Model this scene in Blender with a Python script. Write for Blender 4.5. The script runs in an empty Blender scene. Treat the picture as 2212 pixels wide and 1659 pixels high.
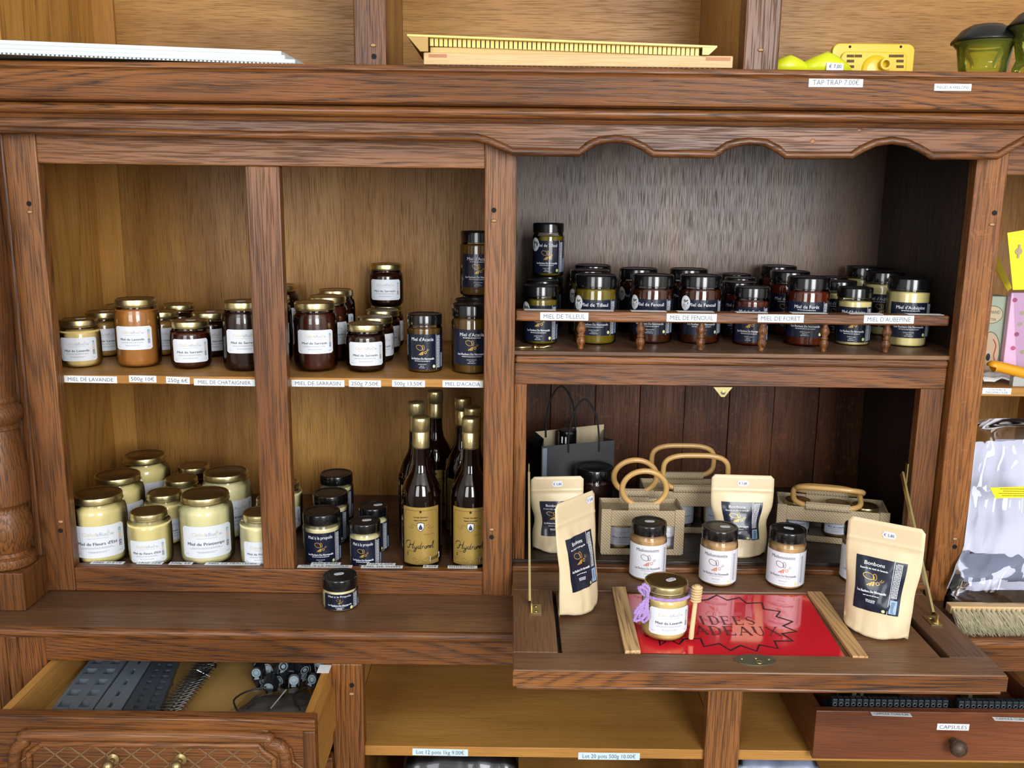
import bpy, bmesh, math, random
from mathutils import Vector, Matrix
random.seed(7)
SC = bpy.context.scene
COL = SC.collection
PI = math.pi

# ------------------------------------------------------------------ camera, light, exposure
F_PX, CX, CY = 1970.0, 1106.0, 829.5
CAM_POS = Vector((0, -1.5324, .7034)); PITCH = math.radians(11.5528); ROLL = .012
FW = Vector((0, math.cos(PITCH), -math.sin(PITCH)))
_r0 = Vector((1, 0, 0)); _u0 = _r0.cross(FW)
RT = _r0*math.cos(ROLL) + _u0*math.sin(ROLL)
UP = _u0*math.cos(ROLL) - _r0*math.sin(ROLL)
cam = bpy.data.cameras.new('camera'); camo = bpy.data.objects.new('camera', cam); COL.objects.link(camo)
cam.sensor_fit = 'HORIZONTAL'; cam.sensor_width = 36; cam.lens = F_PX*36/2212; cam.clip_start = .01
camo.matrix_world = Matrix(((RT.x, UP.x, -FW.x, CAM_POS.x), (RT.y, UP.y, -FW.y, CAM_POS.y), (RT.z, UP.z, -FW.z, CAM_POS.z), (0, 0, 0, 1)))
SC.camera = camo
SC.view_settings.view_transform = 'Standard'; SC.view_settings.look = 'None'
SC.view_settings.gamma = 1; SC.view_settings.use_curve_mapping = False
SC.view_settings.exposure = -.28
cy_ = SC.cycles; cy_.max_bounces = 5; cy_.diffuse_bounces = 2; cy_.glossy_bounces = 2; cy_.transmission_bounces = 3; cy_.transparent_max_bounces = 12; cy_.caustics_reflective = False; cy_.caustics_refractive = False; cy_.use_adaptive_sampling = True; cy_.adaptive_threshold = .035; cy_.adaptive_min_samples = 12; cy_.use_denoising = True
w = bpy.data.worlds.new('world'); SC.world = w; w.use_nodes = True
w.node_tree.nodes['Background'].inputs[0].default_value = (.80, .90, 1.0, 1)
w.node_tree.nodes['Background'].inputs[1].default_value = 1.0
def area(name, loc, tgt, sx, sy, energy, col):
    l = bpy.data.lights.new(name, 'AREA'); l.shape = 'RECTANGLE'; l.size = sx; l.size_y = sy; l.energy = energy; l.color = col
    o = bpy.data.objects.new(name, l); COL.objects.link(o); o.location = loc
    o.rotation_euler = (Vector(tgt) - Vector(loc)).to_track_quat('-Z', 'Y').to_euler(); return o
# daylight entering by the two windows of the wall behind the camera
area('window_light_main', (1.05, -3.16, 1.10), (1.05, 0, 1.10), 1.15, 1.65, 128, (.97, .985, 1.0))
area('window_light_second', (-1.25, -3.16, 1.10), (-1.25, 0, 1.10), 1.15, 1.65, 54, (.97, .985, 1.0))

def U(px, py, Y=None, Z=None, X=None):
    """the point of the plane y=Y, z=Z or x=X (metres) that the photograph shows at a pixel"""
    d = FW + RT*((px-CX)/F_PX) - UP*((py-CY)/F_PX)
    t = (Y-CAM_POS.y)/d.y if Y is not None else ((Z-CAM_POS.z)/d.z if Z is not None else (X-CAM_POS.x)/d.x)
    return CAM_POS + d*t

# ------------------------------------------------------------------ mesh and object helpers
class MB:
    def __init__(s): s.v = []; s.f = []; s.m = []
    def add(s, vs, fs, mi=0):
        b = len(s.v); s.v += [tuple(p) for p in vs]; s.f += [tuple(i+b for i in f) for f in fs]; s.m += [mi]*len(fs); return s
    def box(s, x0, x1, y0, y1, z0, z1, mi=0):
        return s.add([(x0,y0,z0),(x1,y0,z0),(x1,y1,z0),(x0,y1,z0),(x0,y0,z1),(x1,y0,z1),(x1,y1,z1),(x0,y1,z1)],
                     [(0,3,2,1),(4,5,6,7),(0,1,5,4),(1,2,6,5),(2,3,7,6),(3,0,4,7)], mi)
    def lathe(s, prof, n=32, c=(0,0,0), mi=0, a0=0, a1=2*PI, caps=True):
        full = abs(a1-a0-2*PI) < 1e-6; k = n if full else n+1; vs = []; fs = []
        for (r, z) in prof:
            for i in range(k):
                a = a0+(a1-a0)*i/n; vs.append((c[0]+r*math.cos(a), c[1]+r*math.sin(a), c[2]+z))
        for j in range(len(prof)-1):
            for i in range(n):
                i2 = (i+1) % k if full else i+1
                fs.append((j*k+i, j*k+i2, (j+1)*k+i2, (j+1)*k+i))
        if full and caps:
            if prof[0][0] > 1e-6: fs.append(tuple(range(k-1, -1, -1)))
            if prof[-1][0] > 1e-6: fs.append(tuple((len(prof)-1)*k+i for i in range(k)))
        return s.add(vs, fs, mi)
    def tube(s, pts, r, n=8, closed=False, mi=0, flat=1.0):
        pts = [Vector(p) for p in pts]; N = len(pts); vs = []; fs = []; up = None
        for i, p in enumerate(pts):
            t = (pts[(i+1) % N]-pts[i-1]) if closed else (pts[min(i+1, N-1)]-pts[max(i-1, 0)])
            t = t.normalized() if t.length > 1e-9 else Vector((0, 0, 1))
            if up is None: up = Vector((0, 0, 1)) if abs(t.z) < .9 else Vector((1, 0, 0))
            u = (up - t*up.dot(t)); u = u.normalized() if u.length > 1e-6 else t.orthogonal().normalized(); up = u; b = t.cross(u)
            rr = r[i] if isinstance(r, (list, tuple)) else r
            for k in range(n):
                a = 2*PI*k/n; vs.append(p + u*(math.cos(a)*rr*flat) + b*(math.sin(a)*rr))
        for i in range(N if closed else N-1):
            j = (i+1) % N
            for k in range(n):
                k2 = (k+1) % n; fs.append((i*n+k, i*n+k2, j*n+k2, j*n+k))
        if not closed: fs += [tuple(range(n-1, -1, -1)), tuple((N-1)*n+k for k in range(n))]
        return s.add(vs, fs, mi)
    def prism(s, poly, a0, a1, axis='y', mi=0):
        """polygon in the plane across `axis`, extruded from a0 to a1"""
        def P(p, a): return {'y': (p[0], a, p[1]), 'x': (a, p[0], p[1]), 'z': (p[0], p[1], a)}[axis]
        n = len(poly); vs = [P(p, a0) for p in poly]+[P(p, a1) for p in poly]
        fs = [tuple(range(n)), tuple(range(2*n-1, n-1, -1))]+[(i, i+n, (i+1) % n+n, (i+1) % n) for i in range(n)]
        return s.add(vs, fs, mi)
    def quad(s, a, b, c, d, mi=0): return s.add([a, b, c, d], [(0, 1, 2, 3)], mi)
    def slab(s, pts, t, mi=0):
        """flat polygon (list of points) given a thickness t along its normal"""
        P = [Vector(p) for p in pts]; n = len(P); nv = Vector((0, 0, 0))
        for i in range(n): nv += P[i].cross(P[(i+1) % n])
        nv = nv.normalized()*t
        return s.add(P+[p+nv for p in P], [tuple(range(n-1, -1, -1)), tuple(range(n, 2*n))]+[(i, (i+1) % n, (i+1) % n+n, i+n) for i in range(n)], mi)
    def mesh(s, name, mats=()):
        me = bpy.data.meshes.new(name); me.from_pydata(s.v, [], s.f)
        for m in mats: me.materials.append(m)
        if any(s.m): me.polygons.foreach_set('material_index', s.m)
        me.update(); return me
def fixn(me):
    bm = bmesh.new(); bm.from_mesh(me); bmesh.ops.recalc_face_normals(bm, faces=bm.faces); bm.to_mesh(me); bm.free()
def link(name, me, parent=None, smooth=False, bevel=0):
    o = bpy.data.objects.new(name, me); COL.objects.link(o)
    if parent is not None: o.parent = parent
    if smooth: me.polygons.foreach_set('use_smooth', [True]*len(me.polygons)); me.update()
    if smooth == 'a':
        try: me.set_sharp_from_angle(angle=math.radians(38))
        except Exception: pass
    if bevel:
        b = o.modifiers.new('bevel', 'BEVEL'); b.width = bevel; b.segments = 2; b.limit_method = 'ANGLE'; b.angle_limit = .6
    return o
def part(name, mb, mat, parent, smooth=False, bevel=0, fix=False, world=True, label=None):
    """a mesh part; vertices are world coordinates and are shifted into the parent's frame when world is True"""
    mats = mat if isinstance(mat, (list, tuple)) else [mat]
    if world and parent is not None:
        off = Vector((0, 0, 0)); p = parent
        while p is not None: off += p.location; p = p.parent
        mb.v = [(v[0]-off.x, v[1]-off.y, v[2]-off.z) for v in mb.v]
    me = mb.mesh(name, mats)
    if fix: fixn(me)
    o = link(name, me, parent, smooth, bevel)
    if label: o['label'] = label
    return o
def tag(o, label, cat, group=None):
    o['label'] = label; o['category'] = cat
    if group: o['group'] = group
    return o
def thing(name, label, cat, loc=(0, 0, 0), rz=0, group=None):
    o = bpy.data.objects.new(name, None); COL.objects.link(o); o.location = loc; o.rotation_euler = (0, 0, rz); o.empty_display_size = .02
    return tag(o, label, cat, group)
def struct(name, mb, mat, **k):
    o = part(name, mb, mat, None, **k); o['kind'] = 'structure'; return o
def catmull(pts, n=6, closed=False):
    P = [Vector(p) for p in pts]; N = len(P); out = []
    for i in range(N if closed else N-1):
        p0 = P[(i-1) % N] if closed or i > 0 else P[0]; p1 = P[i]; p2 = P[(i+1) % N]; p3 = P[(i+2) % N] if closed or i+2 < N else P[-1]
        for k in range(n):
            t = k/n; out.append(.5*((2*p1)+(p2-p0)*t+(2*p0-5*p1+4*p2-p3)*t*t+(3*p1-p0-3*p2+p3)*t**3))
    if not closed: out.append(P[-1])
    return out

# ------------------------------------------------------------------ materials
def lin(c): return tuple(((x/255)/12.92 if x/255 <= .04045 else ((x/255+.055)/1.055)**2.4) for x in c)+(1,)
MATS = {}
def nmat(name):
    m = bpy.data.materials.new(name); m.use_nodes = True; nt = m.node_tree; b = nt.nodes['Principled BSDF']; MATS[name] = m; return m, nt, b
def plain(name, rgb, rough=.5, metal=0, coat=0, spec=.5, trans=0, bump=0, bscale=200, sss=0, var=0, ior=1.45, sheen=0):
    if name in MATS: return MATS[name]
    m, nt, b = nmat(name); c = lin(rgb)
    b.inputs['Base Color'].default_value = c; b.inputs['Roughness'].default_value = rough; b.inputs['Metallic'].default_value = metal
    b.inputs['Coat Weight'].default_value = coat; b.inputs['Coat Roughness'].default_value = .04; b.inputs['Specular IOR Level'].default_value = spec
    b.inputs['Transmission Weight'].default_value = trans; b.inputs['IOR'].default_value = ior; b.inputs['Sheen Weight'].default_value = sheen
    if sss:
        b.inputs['Subsurface Weight'].default_value = sss; b.inputs['Subsurface Radius'].default_value = (.02, .012, .005); b.inputs['Subsurface Scale'].default_value = .3
    if var or bump:
        tc = nt.nodes.new('ShaderNodeTexCoord'); nz = nt.nodes.new('ShaderNodeTexNoise'); nz.inputs['Scale'].default_value = bscale; nz.inputs['Detail'].default_value = 4
        nt.links.new(tc.outputs['Object'], nz.inputs['Vector'])
        if bump:
            bp = nt.nodes.new('ShaderNodeBump'); bp.inputs['Strength'].default_value = bump; bp.inputs['Distance'].default_value = .002
            nt.links.new(nz.outputs[0], bp.inputs['Height']); nt.links.new(bp.outputs[0], b.inputs['Normal'])
        if var:
            n2 = nt.nodes.new('ShaderNodeTexNoise'); n2.inputs['Scale'].default_value = bscale*.3; nt.links.new(tc.outputs['Object'], n2.inputs['Vector'])
            mx = nt.nodes.new('ShaderNodeMix'); mx.data_type = 'RGBA'; nt.links.new(n2.outputs[0], mx.inputs['Factor'])
            mx.inputs['A'].default_value = tuple(x*(1-var) for x in c[:3])+(1,); mx.inputs['B'].default_value = tuple(min(1, x*(1+var)) for x in c[:3])+(1,)
            nt.links.new(mx.outputs['Result'], b.inputs['Base Color'])
    return m
def wood(name, axis, dark, mid, light, rough=.42, pore=.75, ring=.55, s=1.0, bump=.25, coat=0.0, spec=.5, fig=0):
    """oak: stretched growth lines, dark pores, optional ray flecks; `axis` is the grain direction"""
    key = name+'_'+axis
    if key in MATS: return MATS[key]
    m, nt, b = nmat(key); N = nt.nodes; L = nt.links
    tc = N.new('ShaderNodeTexCoord'); oi = N.new('ShaderNodeObjectInfo'); add = N.new('ShaderNodeVectorMath'); add.operation = 'MULTIPLY_ADD'
    L.new(oi.outputs['Random'], add.inputs[0]); add.inputs[1].default_value = (3.1, 2.3, 4.7); L.new(tc.outputs['Object'], add.inputs[2])
    def stretch(k, amt):
        mp = N.new('ShaderNodeMapping'); L.new(add.outputs[0], mp.inputs['Vector'])
        v = [k, k, k]; v['xyz'.index(axis)] = k*amt; mp.inputs['Scale'].default_value = v; return mp
    def noise(mp, sc, det=4, dist=0.0, rough_=.55):
        n = N.new('ShaderNodeTexNoise'); n.inputs['Scale'].default_value = sc; n.inputs['Detail'].default_value = det; n.inputs['Distortion'].default_value = dist; n.inputs['Roughness'].default_value = rough_
        L.new(mp.outputs[0], n.inputs['Vector']); return n
    def ramp(src, stops):
        r = N.new('ShaderNodeValToRGB'); L.new(src, r.inputs[0]); e = r.color_ramp.elements
        e[0].position, e[0].color = stops[0][0], stops[0][1]; e[1].position, e[1].color = stops[-1][0], stops[-1][1]
        for p, c in stops[1:-1]: x = e.new(p); x.color = c
        return r
    def mth(op, a, bv, c=None):
        n = N.new('ShaderNodeMath'); n.operation = op
        if hasattr(a, 'links'): L.new(a, n.inputs[0])
        else: n.inputs[0].default_value = a
        if hasattr(bv, 'links'): L.new(bv, n.inputs[1])
        else: n.inputs[1].default_value = bv
        return n.outputs[0]
    g = lambda x: (x, x, x, 1)
    big = noise(stretch(s, .085), 4.2, 2, .7)                      # growth field
    por = noise(stretch(s, .024), 560, 1, 0, .6)
    fld = mth('ADD', mth('MULTIPLY', big.outputs[0], 52.0), mth('MULTIPLY', por.outputs[0], .8))
    fr_ = mth('FRACT', fld, 0)
    rings = ramp(fr_, [(0, g(.3)), (.14, g(0)), (.55, g(.08)), (.84, g(1)), (1, g(.4))])
    pores = ramp(por.outputs[0], [(.52, g(0)), (.62, g(1))])
    tone = noise(stretch(s, .16), 9, 2)
    base = ramp(tone.outputs[0], [(.30, lin(dark)), (.50, lin(mid)), (.70, lin(light))])
    dk = tuple(x*.20 for x in lin(dark)[:3])+(1,)
    f1 = mth('MULTIPLY', mth('MULTIPLY', rings.outputs[0], ramp(por.outputs[0], [(.34, g(.1)), (.56, g(1))]).outputs[0]), ring)
    f2 = mth('MAXIMUM', f1, mth('MULTIPLY', pores.outputs[0], pore*.6))
    mx2 = N.new('ShaderNodeMix'); mx2.data_type = 'RGBA'; L.new(f2, mx2.inputs['Factor']); L.new(base.outputs[0], mx2.inputs['A']); mx2.inputs['B'].default_value = dk
    out = mx2.outputs['Result']
    if fig:
        fl = noise(stretch(s, .9), 26, 2, 3.5); fr = ramp(fl.outputs[0], [(.60, g(0)), (.66, g(1)), (.72, g(0))])
        mx3 = N.new('ShaderNodeMix'); mx3.data_type = 'RGBA'; L.new(mth('MULTIPLY', fr.outputs[0], fig), mx3.inputs['Factor']); L.new(out, mx3.inputs['A']); mx3.inputs['B'].default_value = lin(light); out = mx3.outputs['Result']
    L.new(out, b.inputs['Base Color']); b.inputs['Specular IOR Level'].default_value = spec
    rr = mth('ADD', mth('MULTIPLY', pores.outputs[0], .18), rough); L.new(rr, b.inputs['Roughness']); b.inputs['Coat Weight'].default_value = coat; b.inputs['Coat Roughness'].default_value = .22
    bp = N.new('ShaderNodeBump'); bp.inputs['Strength'].default_value = bump; bp.inputs['Distance'].default_value = .0012; bp.invert = True
    L.new(pores.outputs[0], bp.inputs['Height']); L.new(bp.outputs[0], b.inputs['Normal'])
    return m
def dko(a): return wood('dark_oak', a, (94, 54, 23), (122, 73, 33), (148, 93, 45), .36, 1.0, 1.0, spec=.45)
def mido(a): return wood('frame_oak', a, (94, 55, 25), (120, 73, 36), (144, 93, 49), .38, 1.0, .8, spec=.42)
def lto(a): return wood('light_oak', a, (160, 110, 50), (182, 130, 64), (200, 150, 80), .42, .4, .16, bump=.12, spec=.35)
def back(a): return wood('back_oak', a, (140, 95, 41), (159, 112, 53), (177, 131, 66), .40, .7, .12, bump=.15, s=1.5, spec=.35)
def side(a): return wood('side_oak', a, (170, 116, 52), (188, 134, 63), (204, 150, 77), .45, .3, .5, s=.5, bump=.1, spec=.3)
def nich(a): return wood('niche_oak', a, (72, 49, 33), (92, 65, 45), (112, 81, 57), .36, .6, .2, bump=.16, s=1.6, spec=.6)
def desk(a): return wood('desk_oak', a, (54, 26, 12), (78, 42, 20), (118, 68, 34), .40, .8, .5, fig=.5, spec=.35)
def topo(a): return wood('worktop_oak', a, (90, 61, 40), (112, 78, 52), (132, 95, 64), .40, .6, .35, bump=.12, spec=.45)
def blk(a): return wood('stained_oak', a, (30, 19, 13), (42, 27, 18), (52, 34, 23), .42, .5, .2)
def red(a): return wood('stained_red', a, (92, 48, 26), (118, 66, 38), (138, 82, 50), .36, .5, .4, coat=.2, spec=.3)
gold = plain('gold_metal', (214, 200, 148), .32, 1); goldtop = plain('gold_lid_top', (136, 110, 64), .34, .85)  # lid tops: gold darkened in colour to stand for dark reflections
capsule_gold = plain('capsule_gold', (214, 198, 146), .3, .9, bump=.1, bscale=300)
brass = plain('brass', (200, 184, 130), .28, 1); oldmetal = plain('old_metal', (132, 128, 106), .4, .8, bump=.2, bscale=120)
blacklid = plain('black_lid', (13, 13, 15), .22, 0, .6); blackin = plain('black_lid_inner', (18, 18, 20), .38)
white = plain('white_label', (226, 230, 238), .45); offwhite = plain('white_strip', (232, 236, 238), .4)
navy = plain('navy_label', (20, 26, 46), .28, 0, .25); blackpl = plain('black_plastic', (28, 30, 33), .4); greypl = plain('slate_plastic', (58, 66, 74), .42)
ink = plain('ink', (52, 56, 66), .6); inkblue = plain('strip_ink', (84, 94, 110), .6); inkpale = plain('pale_ink', (168, 172, 182), .6); inkgold = plain('gold_ink', (214, 200, 160), .6)
inkwhite = plain('white_ink', (232, 234, 240), .5); beegold = plain('bee_gold', (214, 172, 84), .35, .3); beeorange = plain('bee_orange', (206, 130, 96), .6)
green = plain('mark_green', (70, 150, 130), .6); orange = plain('mark_orange', (226, 168, 110), .6); badge = plain('badge_lime', (222, 226, 150), .6); black = plain('print_black', (16, 16, 18), .5)
bluebar = plain('barcode_blue', (150, 180, 214), .5); leaf = plain('leaf_ink', (76, 76, 44), .6)
screwhole = plain('hole', (10, 7, 5), .8); paleplug = plain('pale_plug', (176, 138, 96), .5)
def glassmat(name, tint, refl=1.0, rough=.02):
    if name in MATS: return MATS[name]
    m = bpy.data.materials.new(name); m.use_nodes = True; MATS[name] = m; nt = m.node_tree; nt.nodes.clear()
    o = nt.nodes.new('ShaderNodeOutputMaterial'); mix = nt.nodes.new('ShaderNodeMixShader'); t = nt.nodes.new('ShaderNodeBsdfTransparent'); g = nt.nodes.new('ShaderNodeBsdfGlossy'); fr = nt.nodes.new('ShaderNodeFresnel')
    fr.inputs['IOR'].default_value = 1.40; t.inputs[0].default_value = tint; g.inputs['Roughness'].default_value = rough; g.inputs['Color'].default_value = (refl, refl, refl, 1)
    nt.links.new(fr.outputs[0], mix.inputs[0]); nt.links.new(t.outputs[0], mix.inputs[1]); nt.links.new(g.outputs[0], mix.inputs[2]); nt.links.new(mix.outputs[0], o.inputs[0]); return m
def tinted(name, tint, rgb, k):
    m = glassmat(name, tint); nt = m.node_tree; o = [n for n in nt.nodes if n.type == 'OUTPUT_MATERIAL'][0]; src = o.inputs[0].links[0].from_socket
    d = nt.nodes.new('ShaderNodeBsdfDiffuse'); d.inputs[0].default_value = lin(rgb); mx = nt.nodes.new('ShaderNodeMixShader'); mx.inputs[0].default_value = k
    nt.links.new(src, mx.inputs[1]); nt.links.new(d.outputs[0], mx.inputs[2]); nt.links.new(mx.outputs[0], o.inputs[0]); return m
glass = glassmat('jar_glass', (.975, .985, .975, 1))
clearfilm = glassmat('clear_film', (.95, .95, .97, 1), 1, .08)
def honey(name, rgb, trans=0, rough=.25, sss=0):
    m = plain('honey_'+name, rgb, rough, 0, .35, .5, trans, sss=sss, var=.12, bscale=60)
    return m
H = dict(cream=honey('cream', (236, 204, 130), sss=.15), lav=honey('lavender', (176, 112, 50)), lavdk=honey('beige', (150, 112, 56)), buck=honey('buckwheat', (64, 26, 12), .0), buckdk=honey('buckwheat_dark', (40, 17, 10)),
         pale=honey('pale', (254, 236, 178), sss=.15), gold=honey('summer', (254, 228, 156), sss=.15), acacia=honey('acacia', (120, 86, 34), .35, .1), lime=honey('linden', (140, 118, 26), .35, .1), fennel=honey('fennel', (70, 30, 10), .2, .1),
         forest=honey('forest', (96, 34, 12), .2, .1), haw=honey('hawthorn', (230, 212, 144), sss=.15), nut=honey('hazelnut', (208, 164, 112)), prop=honey('propolis', (244, 228, 174)))

# ------------------------------------------------------------------ the room
FLZ = -.90; CEZ = 2.10
wallm = plain('wall_paint', (200, 195, 186), .8); floorm = plain('floor_tile', (168, 154, 136), .5, var=.1, bscale=4)
struct('floor', MB().box(-2.6, 2.6, -3.2, .62, FLZ-.05, FLZ), floorm)
struct('ceiling', MB().box(-2.6, 2.6, -3.2, .62, CEZ, CEZ+.05), plain('ceiling_paint', (238, 236, 230), .8))
struct('wall_back', MB().box(-2.6, 2.6, .56, .62, FLZ, CEZ), wallm)
struct('wall_left', MB().box(-2.66, -2.6, -3.2, .62, FLZ, CEZ), wallm)
struct('wall_right', MB().box(2.6, 2.66, -3.2, .62, FLZ, CEZ), wallm)
wf = MB()
for x0, x1 in ((-2.6, -1.85), (-.65, .45), (1.65, 2.6)): wf.box(x0, x1, -3.26, -3.2, FLZ, CEZ)
for x0, x1 in ((-1.85, -.65), (.45, 1.65)): wf.box(x0, x1, -3.26, -3.2, FLZ, .2); wf.box(x0, x1, -3.26, -3.2, 1.96, CEZ)
struct('wall_front', wf, wallm)
wfm = plain('window_frame_white', (236, 236, 232), .4)
for n, cx in ((1, 1.05), (2, -1.25)):
    m = MB(); x0, x1 = cx-.6, cx+.6
    for a in (x0, cx-.02, x1-.04): m.box(a, a+.04, -3.25, -3.19, .2, 1.96)
    m.box(x0, x1, -3.25, -3.19, .2, .24); m.box(x0, x1, -3.25, -3.19, 1.92, 1.96)
    wo = struct('window_%d' % n, m, wfm)
    part('window_pane', MB().box(x0+.01, x1-.01, -3.235, -3.231, .21, 1.95), clearfilm, wo)

# ------------------------------------------------------------------ lettering helpers (flat print, built as thin geometry)
_tc = {}
def tgeo(s):
    if s in _tc: return _tc[s]
    c = bpy.data.curves.new('lettering', 'FONT'); c.body = s; c.size = 1; c.resolution_u = 2; c.align_x = 'LEFT'
    o = bpy.data.objects.new('lettering', c); COL.objects.link(o)
    me = o.to_mesh(); vs = [(v.co.x, v.co.y) for v in me.vertices]; fs = [tuple(p.vertices) for p in me.polygons]
    o.to_mesh_clear(); bpy.data.objects.remove(o); bpy.data.curves.remove(c)
    xs = [v[0] for v in vs]; _tc[s] = (vs, fs, min(xs), max(xs)); return _tc[s]
class PR:
    """2-D print in metres: text, bars, strokes; one mesh with a slot per ink"""
    def __init__(s): s.mb = MB(); s.inks = []; s.lay = []
    def ink(s, m):
        if m not in s.inks: s.inks.append(m)
        return s.inks.index(m)
    def _a(s, pts, fs, m, lay=0): s.mb.add([(p[0], p[1], lay) for p in pts], fs, s.ink(m))
    def text(s, t, cx, cy, h, m, w=None, bold=0, rot=0, lay=1, shear=0, al='c'):
        vs, fs, a, b = tgeo(t); k = h/.686; kx = k if w is None else w/(b-a)
        mid = (a+b)/2 if al == 'c' else a; out = []
        for x, y in vs:
            X, Y = (x-mid)*kx, y*k-h/2; X += Y*shear
            if rot: X, Y = X*math.cos(rot)-Y*math.sin(rot), X*math.sin(rot)+Y*math.cos(rot)
            out.append((cx+X, cy+Y))
        s._a(out, fs, m, lay)
        if bold: s._a([(x+bold, y) for x, y in out], fs, m, lay)
        return s
    def rect(s, x0, y0, x1, y1, m, lay=1, n=None):
        n = n or max(1, int(abs(x1-x0)/.004)); pts = []; fs = []
        for i in range(n+1): x = x0+(x1-x0)*i/n; pts += [(x, y0), (x, y1)]
        for i in range(n): fs.append((2*i, 2*i+2, 2*i+3, 2*i+1))
        s._a(pts, fs, m, lay); return s
    def lines(s, cx, cy, w, h, n, m, lay=1, seed=0):
        """n rows of unreadable small type"""
        rnd = random.Random(seed)
        for i in range(n):
            y = cy-i*h*2; ww = w*rnd.uniform(.75, 1); x = cx-ww/2
            while x < cx+ww/2-.001:
                l = rnd.uniform(.0015, .0045); s.rect(x, y-h/2, min(x+l, cx+ww/2), y+h/2, m, lay, 1); x += l+.0007
        return s
    def vlines(s, x0, y0, y1, wd, n, m, seed=0, gap=2.0):
        rnd = random.Random(seed)
        for i in range(n):
            x = x0+i*wd*gap; y = y0
            while y < y1-.0012:
                l = rnd.uniform(.002, .006); s.rect(x, y, x+wd, min(y+l, y1), m, 1, 1); y += l+.0007
        return s
    def stroke(s, pts, wd, m, closed=False, lay=1):
        P = [Vector((p[0], p[1], 0)) for p in pts]; N = len(P); vs = []; fs = []
        for i in range(N):
            t = (P[(i+1) % N]-P[i-1]) if closed else (P[min(i+1, N-1)]-P[max(i-1, 0)])
            t = t.normalized() if t.length > 1e-9 else Vector((1, 0, 0)); q = Vector((-t.y, t.x, 0)); ww = wd[i] if isinstance(wd, list) else wd
            a, b = P[i]+q*ww/2, P[i]-q*ww/2; vs += [(a.x, a.y), (b.x, b.y)]
        for i in range(N if closed else N-1):
            j = (i+1) % N; fs.append((2*i, 2*i+1, 2*j+1, 2*j))
        s._a(vs, fs, m, lay); return s
    def poly(s, pts, m, lay=1): s._a(pts, [tuple(range(len(pts)))], m, lay); return s
    def disc(s, cx, cy, rx, ry, m, lay=1, n=20): return s.poly([(cx+rx*math.cos(2*PI*i/n), cy+ry*math.sin(2*PI*i/n)) for i in range(n)], m, lay)
    def ring(s, cx, cy, rx, ry, wd, m, rot=0, n=20, lay=1):
        pts = []
        for i in range(n):
            x, y = rx*math.cos(2*PI*i/n), ry*math.sin(2*PI*i/n); pts.append((cx+x*math.cos(rot)-y*math.sin(rot), cy+x*math.sin(rot)+y*math.cos(rot)))
        return s.stroke(pts, wd, m, True, lay)
    def bee(s, cx, cy, k, m, m2=None):
        m2 = m2 or m; T = lambda x, y: (cx+x*k, cy+y*k)
        s.ring(*T(-.22, .2), .30*k, .20*k, .036*k, m, -.45); s.ring(*T(.09, .2), .09*k, .22*k, .030*k, m, .12)
        for a, b in (((-.32, -.42), (-.16, -.26)), ((-.17, -.44), (-.06, -.16)), ((-.02, -.42), (.04, -.12))):
            s.poly([T(a[0], a[1]), T(a[0]+.095, a[1]-.01), T(b[0]+.075, b[1]), T(b[0], b[1])], m2)
        s.ring(*T(.27, -.22), .09*k, .1*k, .04*k, m2); s.stroke([T(.36, -.06), T(.44, .02), T(.46, .12)], .025*k, m); s.stroke([T(.4, -.1), T(.52, -.04), T(.58, .08)], .025*k, m); return s
    def mesh(s, fn, name='lettering'):
        mb = MB(); mb.v = [tuple(fn(x, y, .00028+.00005*l)) for x, y, l in s.mb.v]; mb.f = s.mb.f; mb.m = s.mb.m
        return mb.mesh(name, s.inks)

# ------------------------------------------------------------------ furniture
BK = .47                                       # back of the dresser
def holes(parent, spots, Y=0.0, faced=(0, -1, 0)):
    for px, py, kind in spots:
        p = U(px, py, Y=Y)
        if kind == 'h':
            m = MB(); n = 14
            m.lathe([(0, 0), (.0042, 0), (.0042, .0008), (0, .0008)], n)
            m.v = [(p.x+x, Y-.0002-z, p.z+y) for x, y, z in m.v]; part('hinge_hole', m, screwhole, parent)
        else:
            m = MB().lathe([(0, .0022), (.003, .0016), (.0055, 0)], 12); m.v = [(p.x+x, Y-z, p.z+y*.55) for x, y, z in m.v]; part('wood_plug', m, paleplug, parent, smooth=True, fix=True)
# --- left glazed-door cabinet, doors off
cl = thing('display_cabinet', 'open two-bay oak cabinet of honey jars, left of the fall-front desk', 'cabinet', (-.42, .2, 0))
part('post', MB().box(-.835, -.781, 0, .025, 0, .83), mido('z'), cl, bevel=.0025)
part('post', MB().box(-.0487, .004, 0, .025, 0, .83), mido('z'), cl, bevel=.0025)
part('mullion', MB().box(-.442, -.386, .0015, .025, .046, .749), mido('z'), cl, bevel=.002)
part('top_rail', MB().box(-.781, -.0487, .001, .025, .749, .83), mido('x'), cl, bevel=.002)
part('bottom_rail', MB().box(-.781, -.0487, .001, .022, 0, .046), dko('x'), cl, bevel=.002)
part('corner_bead', MB().box(-.852, -.8355, .004, .03, 0, .80), mido('z'), cl, bevel=.005)
part('corner_bead', MB().box(-.872, -.8525, .012, .04, 0, .80), mido('z'), cl, bevel=.006)
part('side_panel', MB().box(-.912, -.899, .03, BK, 0, .83), side('z'), cl)
part('partition', MB().box(-.030, -.014, .03, BK, 0, .83), back('z'), cl)
part('back_stile', MB().box(-.899, -.848, BK-.006, BK+.012, 0, .83), lto('z'), cl)
part('back_panel', MB().box(-.848, -.030, BK, BK+.012, 0, .83), back('z'), cl)
part('cabinet_floor', MB().box(-.899, -.030, .0235, BK, .018, .0300), topo('x'), cl)
part('cabinet_ceiling', MB().box(-.899, -.030, .026, BK, .83, .845), lto('x'), cl)
ZS1 = .3910
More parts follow.
